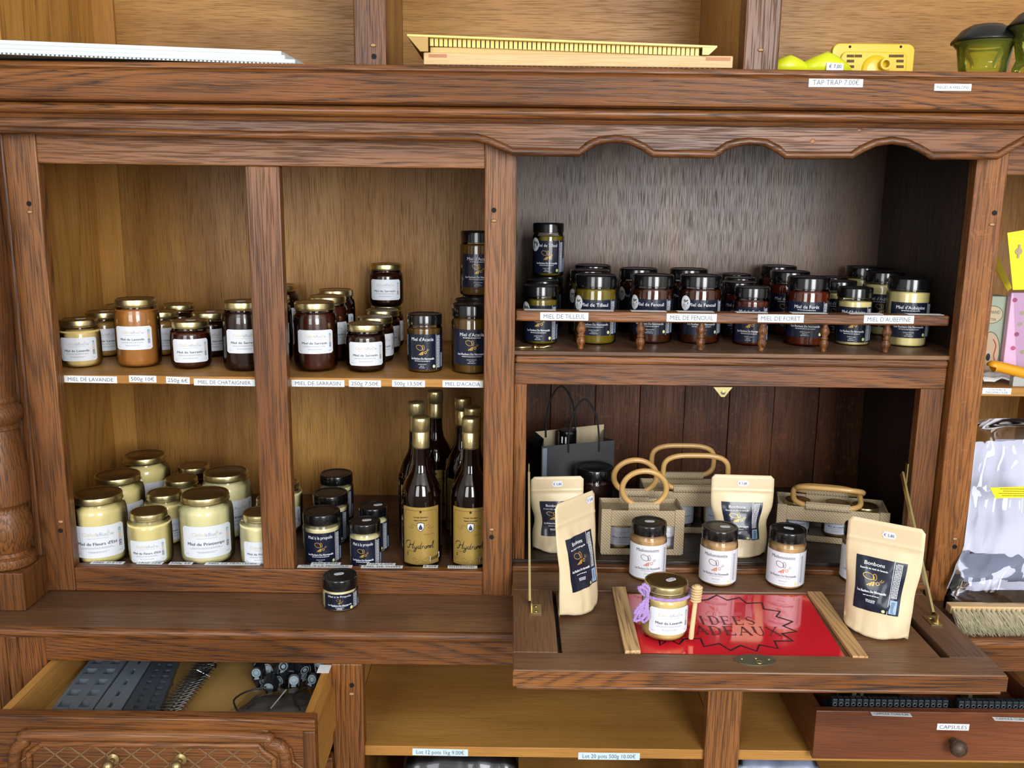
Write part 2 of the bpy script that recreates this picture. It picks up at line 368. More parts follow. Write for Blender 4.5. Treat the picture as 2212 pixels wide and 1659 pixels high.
part('shelf', MB().box(-.898, -.031, .030, BK-.001, ZS1-.0145, ZS1), lto('x'), cl, bevel=.001)
holes(cl, [(63, 440, 'h'), (64, 458, 'p'), (131, 1146, 'h'), (131, 1127, 'p'), (1067, 454, 'h'), (1067, 477, 'p'), (1062, 1160, 'h'), (1062, 1144, 'p')])
# --- half-turned column at the left corner
tc = thing('turned_column', 'turned dark oak half column on a square block at the left edge', 'column', (-.869, -.040, 0))
tc['kind'] = 'thing'
part('block', MB().box(-.912, -.827, -.084, -.0045, .0005, .069), mido('z'), tc, bevel=.002)
prof = [(.028, .069), (.040, .071), (.042, .077), (.040, .086), (.033, .090), (.032, .096), (.036, .100), (.041, .128), (.041, .140), (.036, .166), (.033, .172), (.034, .177), (.040, .183), (.041, .205), (.0405, .24), (.036, .285), (.033, .305), (.032, .311), (.0365, .313), (.0365, .317), (.034, .32), (.040, .328), (.0425, .338), (.040, .348), (.034, .356), (.036, .360), (.036, .364), (.033, .368), (.036, .42), (.040, .50), (.041, .6), (.036, .72), (.034, .80)]
part('shaft', MB().lathe(prof, 36, (-.869, -.040, 0)), mido('z'), tc, smooth='a', fix=True)
part('backboard', MB().box(-1.0, -.8765, -.004, .012, 0, .80), mido('z'), tc, bevel=.003)
# --- cornice shelf with scalloped valance
co = thing('cornice', 'carved oak cornice shelf with beads and a scalloped valance above the cabinets', 'cornice', (0, 0, .82))
X0, X1 = -1.05, 1.15
def P(prof_, name, mat, sm=False):
    return part(name, MB().prism(prof_, X0, X1, 'x'), mat, co, smooth=sm, fix=True)
top = [(-.072, .8955), (-.069, .9000), (.06, .9000), (.06, .846), (-.046, .846)]
curve = [(-.0560, .8425), (-.0640, .8450), (-.0660, .8490), (-.0660, .8860), (-.0680, .8900), (-.0720, .8920)]
P(top[:1]+[(-.069, .9000), (.36, .9000), (.36, .8425)]+curve, 'fascia', dko('x'), 'a')
bd = [(-.044-.0085*math.sin(a)-.0, .8335-.0085*math.cos(a)) for a in [PI*i/8 for i in range(9)]]
P([(.03, .825)]+bd+[(.03, .842)], 'bead', dko('x'), 'a')
P([(-.040, .8185), (.03, .8185), (.03, .825), (-.041, .825), (-.0425, .822)], 'fillet', mido('x'))
contour = [(-160, 302), (0, 287.5), (300, 294.5), (740, 302.5), (1000, 303.5), (1031, 304.5), (1058, 313), (1088, 326), (1108, 335.5), (1250, 338), (1272, 321), (1295, 311), (1329, 307), (1359, 311), (1389, 324.5), (1411, 339.5), (1541, 341), (1572, 321), (1594, 315.5), (1616, 313), (1653, 316), (1679, 329.5), (1696, 343), (1837, 344), (1860, 329.5), (1890, 316), (1924, 311), (1957, 316), (1987, 329.5), (2011, 344.5), (2151, 344.5), (2174, 331), (2212, 309), (2260, 303), (2330, 310), (2400, 330)]
YV = -.030
cp = [U(a, b, Y=YV) for a, b in contour]
cp[0].z = cp[1].z; cp2 = [(p.x, p.z+.0055) for p in cp]
def dense(pts):
    o = []
    for i in range(len(pts)-1):
        o.append(pts[i])
        if abs(pts[i+1][0]-pts[i][0]) < .06:
            pass
    o.append(pts[-1]); return o
vb = MB(); zt = .8185; n = len(cp2)
for k, (y) in enumerate((YV, YV+.022)): vb.v += [(x, y, z) for x, z in cp2]+[(x, y, zt) for x, z in cp2]
for i in range(n-1):
    vb.f += [(i, i+1, n+i+1, n+i), (2*n+i+1, 2*n+i, 3*n+i, 3*n+i+1), (i+1, i, 2*n+i, 2*n+i+1), (n+i, n+i+1, 3*n+i+1, 3*n+i)]
vb.f += [(0, n, 3*n, 2*n), (n-1, 2*n-1+2*n-n-0 if False else 3*n-1, 4*n-1, 2*n-1)]
vb.m = [0]*len(vb.f)
part('valance', vb, mido('x'), co, fix=True)
bp_ = [Vector((x, YV-.0015, z)) for x, z in cp2]
part('valance_bead', MB().tube(bp_, .0062, 10), dko('x'), co, smooth=True, fix=True)
for px, py in ((1858, 280), (1756, 305)):
    p = U(px, py, Y=YV); m = MB().lathe([(0, .0008), (.003, .0005), (.0042, 0)], 10); m.v = [(p.x+x, YV-z, p.z+y) for x, y, z in m.v]; part('wood_plug', m, mido('x'), co)
# --- hutch above the cornice
hu = thing('upper_hutch', 'light oak open hutch shelf with dark posts, standing on the cornice', 'shelf', (0, .1, .9000))
for x0, x1, y1 in ((-.2556, -.2043, .02), (.3585, .4147, .02)):
    part('post', MB().box(x0, x1, -.02, y1, .9001, 1.35), mido('z'), hu, bevel=.003)
part('divider', MB().box(.3575, .3735, .0205, .344, .9001, 1.35), back('z'), hu)
part('divider', MB().box(-.2375, -.2215, .0205, .344, .9001, 1.35), back('z'), hu)
part('side_panel', MB().box(-.838, -.821, .0, .344, .9001, 1.35), side('z'), hu)
part('post', MB().box(-.89, -.8385, -.03, -.0005, .9001, 1.35), mido('z'), hu)
part('back_stile', MB().box(-.8208, -.780, .338, .357, .9001, 1.35), lto('z'), hu)
for x0, x1 in ((-.7798, -.238), (-.221, .357), (.374, 1.15)):
    part('back_panel', MB().box(x0, x1, .345, .357, .9001, 1.35), back('x'), hu)
holes(hu, [(808, 122, 'h'), (806, 98, 'p'), (1643, 108, 'p')], Y=-.02)
# --- centre niche with gallery shelf and fall-front desk
ni = thing('desk_cabinet', 'dark oak niche with a spindle gallery shelf and lowered fall-front desk', 'cabinet', (.4, .2, .03))
RX = .7925
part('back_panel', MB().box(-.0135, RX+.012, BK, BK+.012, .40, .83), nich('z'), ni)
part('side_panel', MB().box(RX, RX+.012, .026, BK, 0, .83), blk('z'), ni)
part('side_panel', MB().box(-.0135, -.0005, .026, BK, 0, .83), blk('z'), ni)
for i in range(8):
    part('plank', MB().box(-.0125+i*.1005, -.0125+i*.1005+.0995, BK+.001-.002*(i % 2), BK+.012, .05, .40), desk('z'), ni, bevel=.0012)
ZN = .4446
part('gallery_shelf', MB().box(-.0005, RX-.0005, .020, BK-.002, ZN-.008, ZN), topo('x'), ni, bevel=.002)
part('shelf_bead', MB().box(.0045, .753, .017, .05, ZN-.0215, ZN-.0082), dko('x'), ni, bevel=.004)
part('desk_top_rail', MB().box(.0045, .753, .021, .043, .386, ZN-.0218), dko('x'), ni, bevel=.0015)
part('desk_stile', MB().box(.0045, .026, .021, .043, .062, .3858), dko('z'), ni, bevel=.0015)
part('desk_stile', MB().box(.711, .753, .021, .043, .062, .3858), mido('z'), ni, bevel=.0015)
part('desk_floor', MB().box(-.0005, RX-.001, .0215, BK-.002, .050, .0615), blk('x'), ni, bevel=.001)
part('threshold', MB().box(.0045, .753, .004, .0212, .020, .0560), dko('x'), ni, bevel=.002)
ZR0, ZR1 = .4948, .5130
part('gallery_rail', MB().box(.0045, .7525, .030, .060, ZR0, ZR1), dko('x'), ni, bevel=.003)
sp = [(.0045, 0), (.0058, .002), (.0045, .005), (.0062, .009), (.0082, .014), (.0072, .019), (.0048, .022), (.0066, .0235), (.0066, .0255), (.0048, .027), (.0078, .033), (.0085, .037), (.0062, .043), (.0045, .047), (.0058, .0495), (.0045, ZR0-ZN)]
for px in (1254, 1380, 1507, 1635, 1763, 1890):
    p = U(px, 753, Z=ZN); part('spindle', MB().lathe([(r, z) for r, z in sp], 18, (p.x, .046, ZN)), dko('z'), ni, smooth=True, fix=True)
for a, b in ((1132, 1200), (1250, 1324), (1362, 1438), (1462, 1540), (1588, 1655), (1707, 1783), (1831, 1903), (1957, 2033)):
    xa, xb = U(a, 681, Y=.045).x, U(b, 681, Y=.045).x
    part('price_sticker', MB().slab([(xa, .036, ZR1+.0004), (xb, .034, ZR1+.0004), (xb, .052, ZR1+.0004), (xa, .054, ZR1+.0004)], .0004), offwhite, ni)
# brass bolt lying at the left end of the gallery shelf
bx = MB().tube([U(1100, 751, Y=.05), U(1148, 750, Y=.05)], .0022, 8); q = U(1152, 750, Y=.05)
bx.tube([q+Vector((0, 0, 0)), q+Vector((.006, 0, .0))], .0045, 10); bx.tube([q+Vector((.006, 0, 0)), q+Vector((.018, 0, 0)), q+Vector((.026, .002, .002)), q+Vector((.034, .004, .001))], .0018, 8)
bo = tag(part('brass_bolt', bx, brass, None, smooth=True), 'small brass bolt lying at the left end of the gallery shelf', 'bolt')
# brass catch under the rail
a, b, c = U(1541, 836, Y=.02), U(1582, 836, Y=.02), U(1561, 857, Y=.02)
m = MB().slab([a, (c.x-.003, c.y, c.z), (c.x+.003, c.y, c.z), b], .002); ct = part('lock_catch', m, brass, ni, fix=True)
mm = MB().lathe([(0, 0), (.0035, 0), (.0035, .003), (0, .004)], 12); mm.v = [(c.x+x, .018-z, c.z+.008+y) for x, y, z in mm.v]; part('catch_screw', mm, oldmetal, ct, smooth='a')
# --- fall front (part of the desk), slightly drooping
YH = -.004
def fz(y): return .0495
def FB(px, py, dz=0):
    z = .0495
    for _ in range(8): p = U(px, py, Z=z); z = fz(p.y)+dz
    return p
def fbox(m, x0, x1, y0, y1, d0, d1):
    P8 = [(x, y, fz(y)+d) for d in (d0, d1) for x, y in ((x0, y0), (x1, y0), (x1, y1), (x0, y1))]
    return m.add(P8, [(0,3,2,1),(4,5,6,7),(0,1,5,4),(1,2,6,5),(2,3,7,6),(3,0,4,7)])
ff = bpy.data.objects.new('fall_front', None); COL.objects.link(ff); ff.parent = ni; ff['label'] = 'lowered fall-front desk flap'
YF = -.350
part('front_rail', fbox(MB(), .006, .7065, YF, -.298, -.026, 0), topo('x'), ff, bevel=.0025)
part('front_lip', fbox(MB(), .010, .7025, YF+.003, -.31, -.033, -.026), dko('x'), ff, bevel=.003)
part('front_edge', fbox(MB(), .0062, .7063, YF-.0012, YF-.0002, -.0245, -.002), dko('x'), ff)
part('rear_rail', fbox(MB(), .006, .7065, -.080, YH, -.026, 0), topo('x'), ff, bevel=.0015)
part('stile', fbox(MB(), .006, .0725, -.2978, -.0802, -.026, 0), topo('y'), ff, bevel=.0015)
part('stile', fbox(MB(), .648, .7065, -.2978, -.0802, -.026, 0), topo('y'), ff, bevel=.0015)
part('panel', fbox(MB(), .0785, .638, -.2978, -.0802, -.016, -.004), topo('x'), ff, bevel=.001)
part('panel_backing', fbox(MB(), .0725, .648, -.2978, -.0802, -.0245, -.018), blk('x'), ff)
# battens beside the sign
bt = wood('pine_batten', 'y', (184, 138, 86), (212, 170, 116), (226, 192, 142), .5, .15, .75, s=.7, bump=.1)
for q4 in (((1322, 1268), (1351, 1267.5), (1384, 1406), (1350, 1407)), ((1744, 1278), (1775, 1278), (1876, 1419), (1842, 1418))):
    ps = [FB(a, b, .002) for a, b in q4]; lo = [Vector((p.x, p.y, fz(p.y)-.0038)) for p in ps][::-1]
    part('batten', MB().slab(lo, .0065), bt, ff, fix=True, bevel=.0008, label='pale pine strip')
# lock plate
c0 = FB(1631, 1427); m = MB(); n = 24
vs = [(c0.x+.030*math.cos(2*PI*i/n)*(.93+.07*math.cos(4*PI*i/n)), c0.y+.0165*math.sin(2*PI*i/n), 0) for i in range(n)]
m.slab([(x, y, fz(y)+.0002) for x, y, _ in vs], .0015); lk = part('lock_plate', m, oldmetal, ff, fix=True, label='oval dark brass lock plate')
m = MB(); 
for dx, dy, r in ((-.019, .002, .0028), (.02, .001, .0028), (.002, .004, .003), (.004, -.0075, .0055)): m.lathe([(0, .0012), (r*.7, .0008), (r, 0)], 10, (c0.x+dx, c0.y+dy, fz(c0.y+dy)+.0018))
part('lock_screw', m, brass, lk, smooth=True, fix=True)
# brass stays
for top_px, foot_px, ytop in (((1146, 1022), (1148, 1300), .015), ((1952, 1022), (2018, 1325), .03)):
    t = U(*top_px, Y=ytop); f = FB(*foot_px, .008); sx = 1 if top_px[0] < 1500 else -1
    m = MB(); d = (f-t); sd = Vector((1, 0, 0)).cross(d).normalized()*.0050
    P8 = [t-sd-Vector((.001, 0, 0)), t+sd-Vector((.001, 0, 0)), f+sd-Vector((.001, 0, 0)), f-sd-Vector((.001, 0, 0))]; m.slab(P8, .0036)
    st = part('stay', m, brass, ff, fix=True, label='brass folding stay')
    g = FB(foot_px[0]+sx*8, foot_px[1]+22)
    g = Vector((f.x+sx*.0075, f.y-.012, 0))
    m = MB(); m.slab([(g.x-.0085, g.y-.016, fz(g.y)+.0003), (g.x+.0085, g.y-.016, fz(g.y)+.0003), (g.x+.0085, g.y+.016, fz(g.y)+.0003), (g.x-.0085, g.y+.016, fz(g.y)+.0003)], .0016)
    m.box(f.x-.0012, f.x+.0012, f.y-.014, f.y+.006, fz(f.y), fz(f.y)+.012)
    for k in (-1, 1): m.lathe([(0, .0016), (.003, .001), (.0036, 0)], 10, (g.x, g.y+k*.009, fz(g.y)+.0018))
    part('stay_foot', m, brass, st, fix=True)
    m = MB(); u = t+Vector((sx*-.004, .0, .012)); m.slab([u+Vector((0, -.004, -.03)), u+Vector((0, .004, -.03)), u+Vector((0, .004, .006)), u+Vector((0, -.004, .006))], .002)
    part('stay_bracket', m, brass, st, fix=True)
# --- right cabinet
rc = thing('side_cabinet', 'light oak cabinet bay with a dark figured post at the right edge', 'cabinet', (.95, .2, 0))
part('post', MB().box(.7545, .8065, 0, .026, 0, .83), wood('figured_oak', 'z', (110, 64, 28), (146, 91, 43), (172, 115, 58), .42, .9, .8, fig=.3, spec=.35), rc, bevel=.002)
part('top_rail', MB().box(.8067, 1.10, .002, .026, .749, .83), mido('x'), rc, bevel=.002)
part('back_panel', MB().box(.8057, 1.15, BK, BK+.012, 0, .83), back('z'), rc)
part('side_panel', MB().box(.8057, .815, .027, BK, 0, .83), lto('z'), rc)
part('shelf', MB().box(.8155, 1.15, .035, BK-.001, .3715, .3865), lto('x'), rc, bevel=.001)
part('side_panel', MB().box(1.14, 1.15, .027, BK, 0, .83), lto('z'), rc)
holes(rc, [(2148, 460, 'h'), (2143, 485, 'p'), (2062, 1181, 'h'), (2063, 1164, 'p')])
# --- worktop
wt = thing('worktop', 'long dark oak worktop with a rounded moulded front edge', 'worktop', (0, .1, -.02))
part('top_board', MB().box(-1.05, 1.15, -.138, .0022, -.010, 0.0), topo('x'), wt, bevel=.001)
bm_ = [(-.128, -.0003)]+[(-.130-.0085*math.sin(PI*i/8)*.9, -.001-.0105+.0105*math.cos(PI*i/8)) for i in range(9)]+[(-.124, -.0222)]
part('nosing', MB().prism([(-.1375, -.0102), (-.1375, -.0003)]+[(-.1385-.0085*math.sin(PI*i/10), -.0095+.0092*math.cos(PI*i/10)) for i in range(11)]+[(-.11, -.0190), (-.11, -.0102)], -1.05, 1.15, 'x'), dko('x'), wt, smooth='a', fix=True)
# --- base cabinet
bs = thing('base_cabinet', 'dark oak base cabinet with open bays below the worktop', 'cabinet', (0, .1, -.3))
YB = -.128; ZB = -.90
part('rail', MB().box(-.7752, 1.15, YB, YB+.022, -.0665, -.0192), dko('x'), bs, bevel=.0015)
part('post', MB().box(-.8195, -.7754, YB, YB+.03, ZB, -.0192), dko('z'), bs, bevel=.0015)
part('corner_moulding', MB().box(-.840, -.8197, YB-.004, YB+.03, ZB, -.0192), mido('z'), bs, bevel=.006)
part('corner_moulding', MB().box(-.86, -.8403, YB-.002, YB+.03, ZB, -.0192), mido('z'), bs, bevel=.006)
part('post', MB().box(-.2980, -.2455, YB, YB+.026, ZB, -.0667), dko('z'), bs, bevel=.002)
part('post', MB().box(.3375, .3965, YB, YB+.026, ZB, -.0667), mido('z'), bs, bevel=.002)
part('divider', MB().box(-.2905, -.2780, YB+.0265, .43, ZB, -.0125), lto('y'), bs)
part('divider', MB().box(.3670, .3800, YB+.0265, .43, ZB, -.0125), lto('y'), bs)
part('back_panel', MB().box(-.86, 1.15, .431, .445, ZB, -.0125), lto('x'), bs)
ZSH = -.225
for x0, x1 in ((-.2772, .3662), (.3808, 1.14)):
    part('shelf', MB().box(x0, x1, -.118, .430, ZSH-.0185, ZSH), lto('x'), bs, bevel=.001)
part('side_panel', MB().box(1.1505, 1.16, YB, .43, ZB, -.0125), blk('z'), bs)  # dark end panel added to shade the bays under the worktop
part('side_panel', MB().box(-.8745, -.8605, YB+.03, .43, ZB, -.0125), blk('z'), bs)  # left counterpart, likewise added to keep light out of the base
part('side_post', MB().box(-1.05, -.8605, YB, YB+.03, ZB, -.0192), mido('z'), bs, bevel=.004)
part('plinth', MB().box(-.86, 1.15, YB, YB+.02, ZB, ZB+.08), dko('x'), bs)
part('base_bottom', MB().box(-.86, 1.15, YB+.021, .43, -.50, -.485), lto('x'), bs)
holes(bs, [(760, 1480, 'h'), (759, 1499, 'p')], Y=YB)
# --- carved drawer pulled out (part of the base cabinet)
dr = bpy.data.objects.new('drawer', None); COL.objects.link(dr); dr.parent = bs; dr['label'] = 'pulled-out carved drawer'
ZD = -.0690; YD = -.274; DXL, DXR = -.7735, -.2905
part('drawer_front', MB().box(-.86, DXR, YD-.016, YD+.003, -.222, ZD), dko('x'), dr, bevel=.0015)
rim = MB()
def frame_strip(a, b, c, d): rim.slab([a, b, c, d], .004)
fy = YD-.0161
part('front_rim', MB().box(-.86, DXR+.001, fy-.004, fy, ZD-.018, ZD+.0005), dko('x'), dr, bevel=.003)
part('front_rim', MB().box(DXR-.018, DXR+.0005, fy-.0042, fy, -.222, ZD-.0182), mido('z'), dr, bevel=.003)
part('drawer_side', MB().box(DXL, DXL+.013, YD+.003, .22, -.215, ZD-.002), lto('y'), dr, bevel=.001)
part('drawer_side', MB().box(DXR-.020, DXR-.008, YD+.003, .22, -.215, ZD-.002), lto('y'), dr, bevel=.001)
part('drawer_side', MB().box(DXR-.0079, DXR-.002, YD+.003, .22, -.180, -.108), lto('y'), dr)
ZDB = -.128
part('drawer_bottom', MB().box(DXL+.0131, DXR-.0201, YD+.0031, .218, ZDB-.006, ZDB), plain('drawer_board', (176, 138, 78), .6, var=.08, bscale=40), dr)
part('closed_drawer_front', MB().box(-.772, -.2985, YB-.010, YB+.012, -.46, -.236), dko('x'), bs, bevel=.003)
# carved cartouche with lattice
cy = fy-.0005
out = [(22, 1640), (24, 1610), (36, 1597), (48, 1590), (55, 1577), (66, 1576), (300, 1577), (560, 1580), (576, 1582), (590, 1597), (612, 1606), (628, 1622), (634, 1645), (636, 1700), (20, 1700)]
def cpt(px, py): p = U(px, py, Y=cy-.008); return (p.x, p.z)
oc = [cpt(*p) for p in out]; cxm = sum(p[0] for p in oc)/len(oc)
m = MB(); m.prism(oc, cy-.005, cy, 'y'); part('carved_panel', m, mido('x'), dr, fix=True, bevel=.004)
inn = [(70, 1640), (68, 1622), (92, 1602), (90, 1604), (560, 1607), (562, 1612), (590, 1630), (588, 1700), (70, 1700)]
path = [(30, 1690), (33, 1625), (52, 1603), (70, 1588), (300, 1590), (555, 1593), (580, 1606), (612, 1622), (622, 1690)]
part('carved_border', MB().tube(catmull([Vector((cpt(*p)[0], cy-.006, cpt(*p)[1])) for p in path], 5), .0095, 10), mido('x'), dr, smooth=True, fix=True)
path = [(64, 1690), (62, 1628), (92, 1607), (300, 1609), (558, 1612), (568, 1624), (592, 1640), (590, 1690)]
part('carved_border', MB().tube([Vector((cpt(*p)[0], cy-.006, cpt(*p)[1])) for p in path], .0050, 8), mido('x'), dr, smooth=True, fix=True)
pale = plain('carving_ridge', (122, 94, 64), .5, var=.15, bscale=80)
x = 95
for i in range(10):
    a = 90+i*55
    for dx in (70, -70):
        p0, p1 = (a, 1612), (a+dx, 1612+52)
        A, B = cpt(*p0), cpt(*p1); part('lattice_bar', MB().tube([Vector((A[0], cy-.0055, A[1])), Vector((B[0], cy-.0055, B[1]))], .0013, 6), pale, dr)
for px in (244, 390):
    A = cpt(px, 1641); m = MB().lathe([(.009, 0), (.009, .002), (.004, .004), (.0038, .010), (.0065, .013), (.0085, .018), (.0075, .023), (.004, .026), (.0, .0268)], 18)
    m.v = [(A[0]+x_, cy-.0055-z, A[1]+y_) for x_, y_, z in m.v]; part('knob', m, plain('antique_brass', (168, 148, 104), .35, .9), dr, smooth='a', fix=True, label='small turned brass knob')

# floor boards of the two right bays
part('cabinet_floor', MB().box(.8157, 1.139, .0023, BK-.001, -.012, -.0005), topo('x'), rc)
# ------------------------------------------------------------------ strip labels on the furniture
def strip(parent, text, xa, ya, xb, yb, Y, hpx=14.5, thp=.55, wfrac=.86, mat=offwhite, inkm=None, name='shelf_label', Z=None, lean=None):
    """paper strip from pixel (xa,ya) to (xb,yb) = its left and right middle, standing in plane y=Y (or lying in z=Z)"""
    a, b = (U(xa, ya, Y=Y), U(xb, yb, Y=Y)) if Z is None else (U(xa, ya, Z=Z), U(xb, yb, Z=Z))
    ex = b-a; W = ex.length; ex.normalize()
    if Z is None:
        h = (U(xa, ya-hpx/2, Y=Y)-U(xa, ya+hpx/2, Y=Y)).length; ez = Vector((0, 0, 1)); ez = (ez-ex*ez.dot(ex)).normalized(); nrm = Vector((0, -1, 0))
    else:
        h = hpx; ez = Vector((-ex.y, ex.x, 0)); nrm = Vector((0, 0, 1))
    if lean is not None: ez = Vector((0, lean[0], lean[1])).normalized(); nrm = Vector((0, -ez.z, ez.y))
    c = (a+b)/2; m = MB(); q = [c+ex*(W/2*i)+ez*(h/2*j) for i, j in ((-1, -1), (1, -1), (1, 1), (-1, 1))]
    m.slab([p+nrm*.0002 for p in q], .0003)
    if (Z is None): m.v = [(p.x, p.y, p.z) for p in [x+nrm*.0002 for x in q]+[x+nrm*.0006 for x in q]]
    o = part(name, m, mat, parent, fix=True, label='white strip reading '+text.replace('\n', ' ') if text else 'white strip')
    off = Vector((0, 0, 0)); pp = o
    while pp is not None: off += pp.location; pp = pp.parent
    pr = PR(); rows = text.split('\n')
    for i, t in enumerate(rows):
        if t: pr.text(t, 0, (len(rows)-1)*h*.23-i*h*.46, h*(thp if len(rows) == 1 else .34), inkm or inkblue, W*wfrac if len(rows) == 1 else None)
    if pr.mb.v:
        me = pr.mesh(lambda x, y, l: c+ex*x+ez*y+nrm*(.0006+l)-off); lo = link('lettering', me, o)
    return o
YS = .030
for t, xa, ya, xb, yb in (('MIEL DE LAVANDE', 139, 818.5, 253, 820.5), ('500g 10€', 279, 818, 338, 819), ('250g 6€', 359, 820.5, 410, 822.5), ('MIEL DE CHATAIGNIER', 419, 825, 551, 827),
                          ('MIEL DE SARRASIN', 630, 827.5, 744, 828.5), ('250g 7.50€', 754, 828, 823, 829), ('500g 13,50€', 847, 828, 918, 829), ('MIEL D\'ACACIA', 956, 829, 1043, 830)):
    strip(cl, t, xa, ya, xb, yb, YS)
for t, xa, ya, xb, yb in (('MIEL D\'ETE', 197, 1215.5, 268, 1216.5), ('1KG 12€', 297, 1216, 352, 1217), ('500g 6€', 366, 1217, 416, 1217.5), ('MIEL DE PRINTEMPS', 443, 1218, 563, 1218.5),
                          ('MIEL A LA PROPOLIS', 643, 1223.5, 761, 1224), ('MIEL DE THYM', 780, 1224.5, 870, 1225), ('8.20€', 914, 1224, 946, 1224.3), ('HYDROMEL', 967, 1225, 1031, 1225.5)):
    strip(cl, t, xa, ya, xb, yb, None, hpx=.012, Z=.0462, thp=.6)
for t, xa, ya, xb, yb in (('250g 8.80€', 672, 1217.5, 736, 1218), ('125g 6.50€', 792, 1219, 854, 1219.5)):
    strip(cl, t, xa, ya, xb, yb, None, hpx=.011, Z=.0468, thp=.6)
for t, xa, ya, xb, yb in (('MIEL DE TILLEUL', 1167, 683, 1271, 684), ('MIEL DE FENOUIL', 1440, 686, 1548, 687), ('MIEL DE FORET', 1637, 687.5, 1736, 688.5), ('MIEL D\'AUBEPINE', 1866, 689.5, 1974, 690.5)):
    strip(ni, t, xa, ya, xb, yb, .0298, hpx=17)
strip(co, 'TAP TRAP 7.00€', 1747, 178, 1864, 178.5, -.0662, hpx=20)
strip(co, 'PIEGES A FRELONS', 2018, 188.5, 2098, 189, -.0662, hpx=15, thp=.42)
strip(bs, 'Lot 12 pots 1kg 9.00€', 891, 1623.5, 1011, 1626, -.1182, hpx=14.5, mat=plain('blue_strip', (206, 226, 236), .4))
strip(bs, 'Lot 20 pots 500g 10.00€', 1249, 1632.5, 1382, 1634, -.1182, hpx=15, mat=plain('blue_strip', (206, 226, 236), .4))
strip(rc, 'COUTEAU A\nDESOPERCULER', 2122, 844, 2184, 845.5, .0349, hpx=13)

# ------------------------------------------------------------------ jars
class Kind: pass
def mkkind(R, h, rl, lidh, body, lidtype, seg=36):
    """body: glass outer profile in (radius, z); the lid sits from h-lidh to h"""
    k = Kind(); k.R = R; k.h = h; k.rl = rl; k.lid = {}
    g = MB().lathe(body, seg); k.glass = g.mesh('glass', [glass]); fixn(k.glass)
    k.fill = {}; k.body = body; k.seg = seg; k.labels = {}
    z0 = h-lidh; m = MB()
    if lidtype == 'gold':
        m.lathe([(rl*.93, z0), (rl*.99, z0+.0008), (rl, z0+.0022), (rl*.975, z0+.0032), (rl*.985, z0+lidh*.7), (rl*.965, h-.0012), (rl*.93, h-.0002), (rl*.90, h-.0002)], 40, mi=0, caps=False)
        m.lathe([(rl*.90, h-.0002), (rl*.875, h-.0012), (rl*.80, h-.0014), (rl*.78, h-.0008), (0, h-.0008)], 40, mi=1, caps=False)
        mats = [gold, goldtop]
    else:
        m.lathe([(rl*.94, z0), (rl, z0+.0006), (rl, h-.0022), (rl*.985, h-.0008), (rl*.96, h)], 40, mi=0, caps=False)
        m.lathe([(rl*.96, h), (rl*.86, h-.0002), (rl*.83, h-.0013), (rl*.70, h-.0015), (rl*.68, h-.0010), (0, h-.0010)], 40, mi=1, caps=False)
        mats = [blacklid, blackin]
    k.lidmesh = m.mesh('lid', mats); k.lidmesh.polygons.foreach_set('use_smooth', [True]*len(k.lidmesh.polygons)); fixn(k.lidmesh)
    try: k.lidmesh.set_sharp_from_angle(angle=math.radians(35))
    except Exception: pass
    k.glass.polygons.foreach_set('use_smooth', [True]*len(k.glass.polygons))
    return k
def gl_body(R, h, rl, lidh, rb=.80, sh=.74):
    n = h-lidh; return [(R*rb*.9, .0006), (R*rb, .0), (R*.93, .0035), (R*.985, .009), (R, .016), (R, h*sh-.012), (R*.985, h*sh-.004), (R*.94, h*sh+.004), (rl*.955, n-.0055), (rl*.93, n-.002), (rl*.93, n+.004)]
def dk_body(R, h, rl, lidh):
    n = h-lidh; return [(R*.86, .0004), (R*.93, 0), (R*.985, .002), (R, .0055), (R, n-.0095), (R*.985, n-.006), (R*.945, n-.0035), (R*.93, n-.001), (R*.93, n+.004)]
K = dict(W250=mkkind(.0358, .0868, .0338, .0130, gl_body(.0358, .0868, .0338, .0130), 'gold'),
         W500=mkkind(.0397, .1245, .0367, .0140, gl_body(.0397, .1245, .0367, .0140, .78, .80), 'gold'),
         W1K=mkkind(.0490, .1300, .0440, .0145, gl_body(.0490, .1300, .0440, .0145, .85, .80), 'gold'),
         W375=mkkind(.0392, .1010, .0330, .0135, gl_body(.0392, .1010, .0330, .0135, .82, .78), 'gold'),
         P250=mkkind(.0350, .0990, .0345, .0195, dk_body(.0350, .0990, .0345, .0195), 'black'),
         P125=mkkind(.0292, .0880, .0286, .0175, dk_body(.0292, .0880, .0286, .0175), 'black'),
         B250=mkkind(.0318, .1045, .0315, .0185, dk_body(.0318, .1045, .0315, .0185), 'black'),
         B500=mkkind(.0390, .1235, .0380, .0208, dk_body(.0390, .1235, .0380, .0208), 'black'),
         B100=mkkind(.0310, .056, .0305, .0200, dk_body(.0310, .056, .0305, .020), 'black'),
         M=mkkind(.0320, .100, .0310, .0185, dk_body(.0320, .100, .0310, .0185), 'black'))
def fillmesh(k, top, mat):
    key = (round(top, 4), mat.name)
    if key in k.fill: return k.fill[key]
    pr_ = []
    for r, z in k.body:
        if z < top: pr_.append((r-.0008, max(z, .0014)))
    pr_.append((pr_[-1][0], top)); pr_.append((0, top+.0002)); pr_[0] = (0, .0014)
    m = MB().lathe(pr_, k.seg).mesh('honey', [mat]); fixn(m); m.polygons.foreach_set('use_smooth', [True]*len(m.polygons))
    k.fill[key] = m; return m
def cyl(R, lift0, z0, a0=0):
    def fn(x, y, l): a = a0+x/R; r = R+lift0+l; return (r*math.sin(a), -r*math.cos(a), z0+y)
    return fn
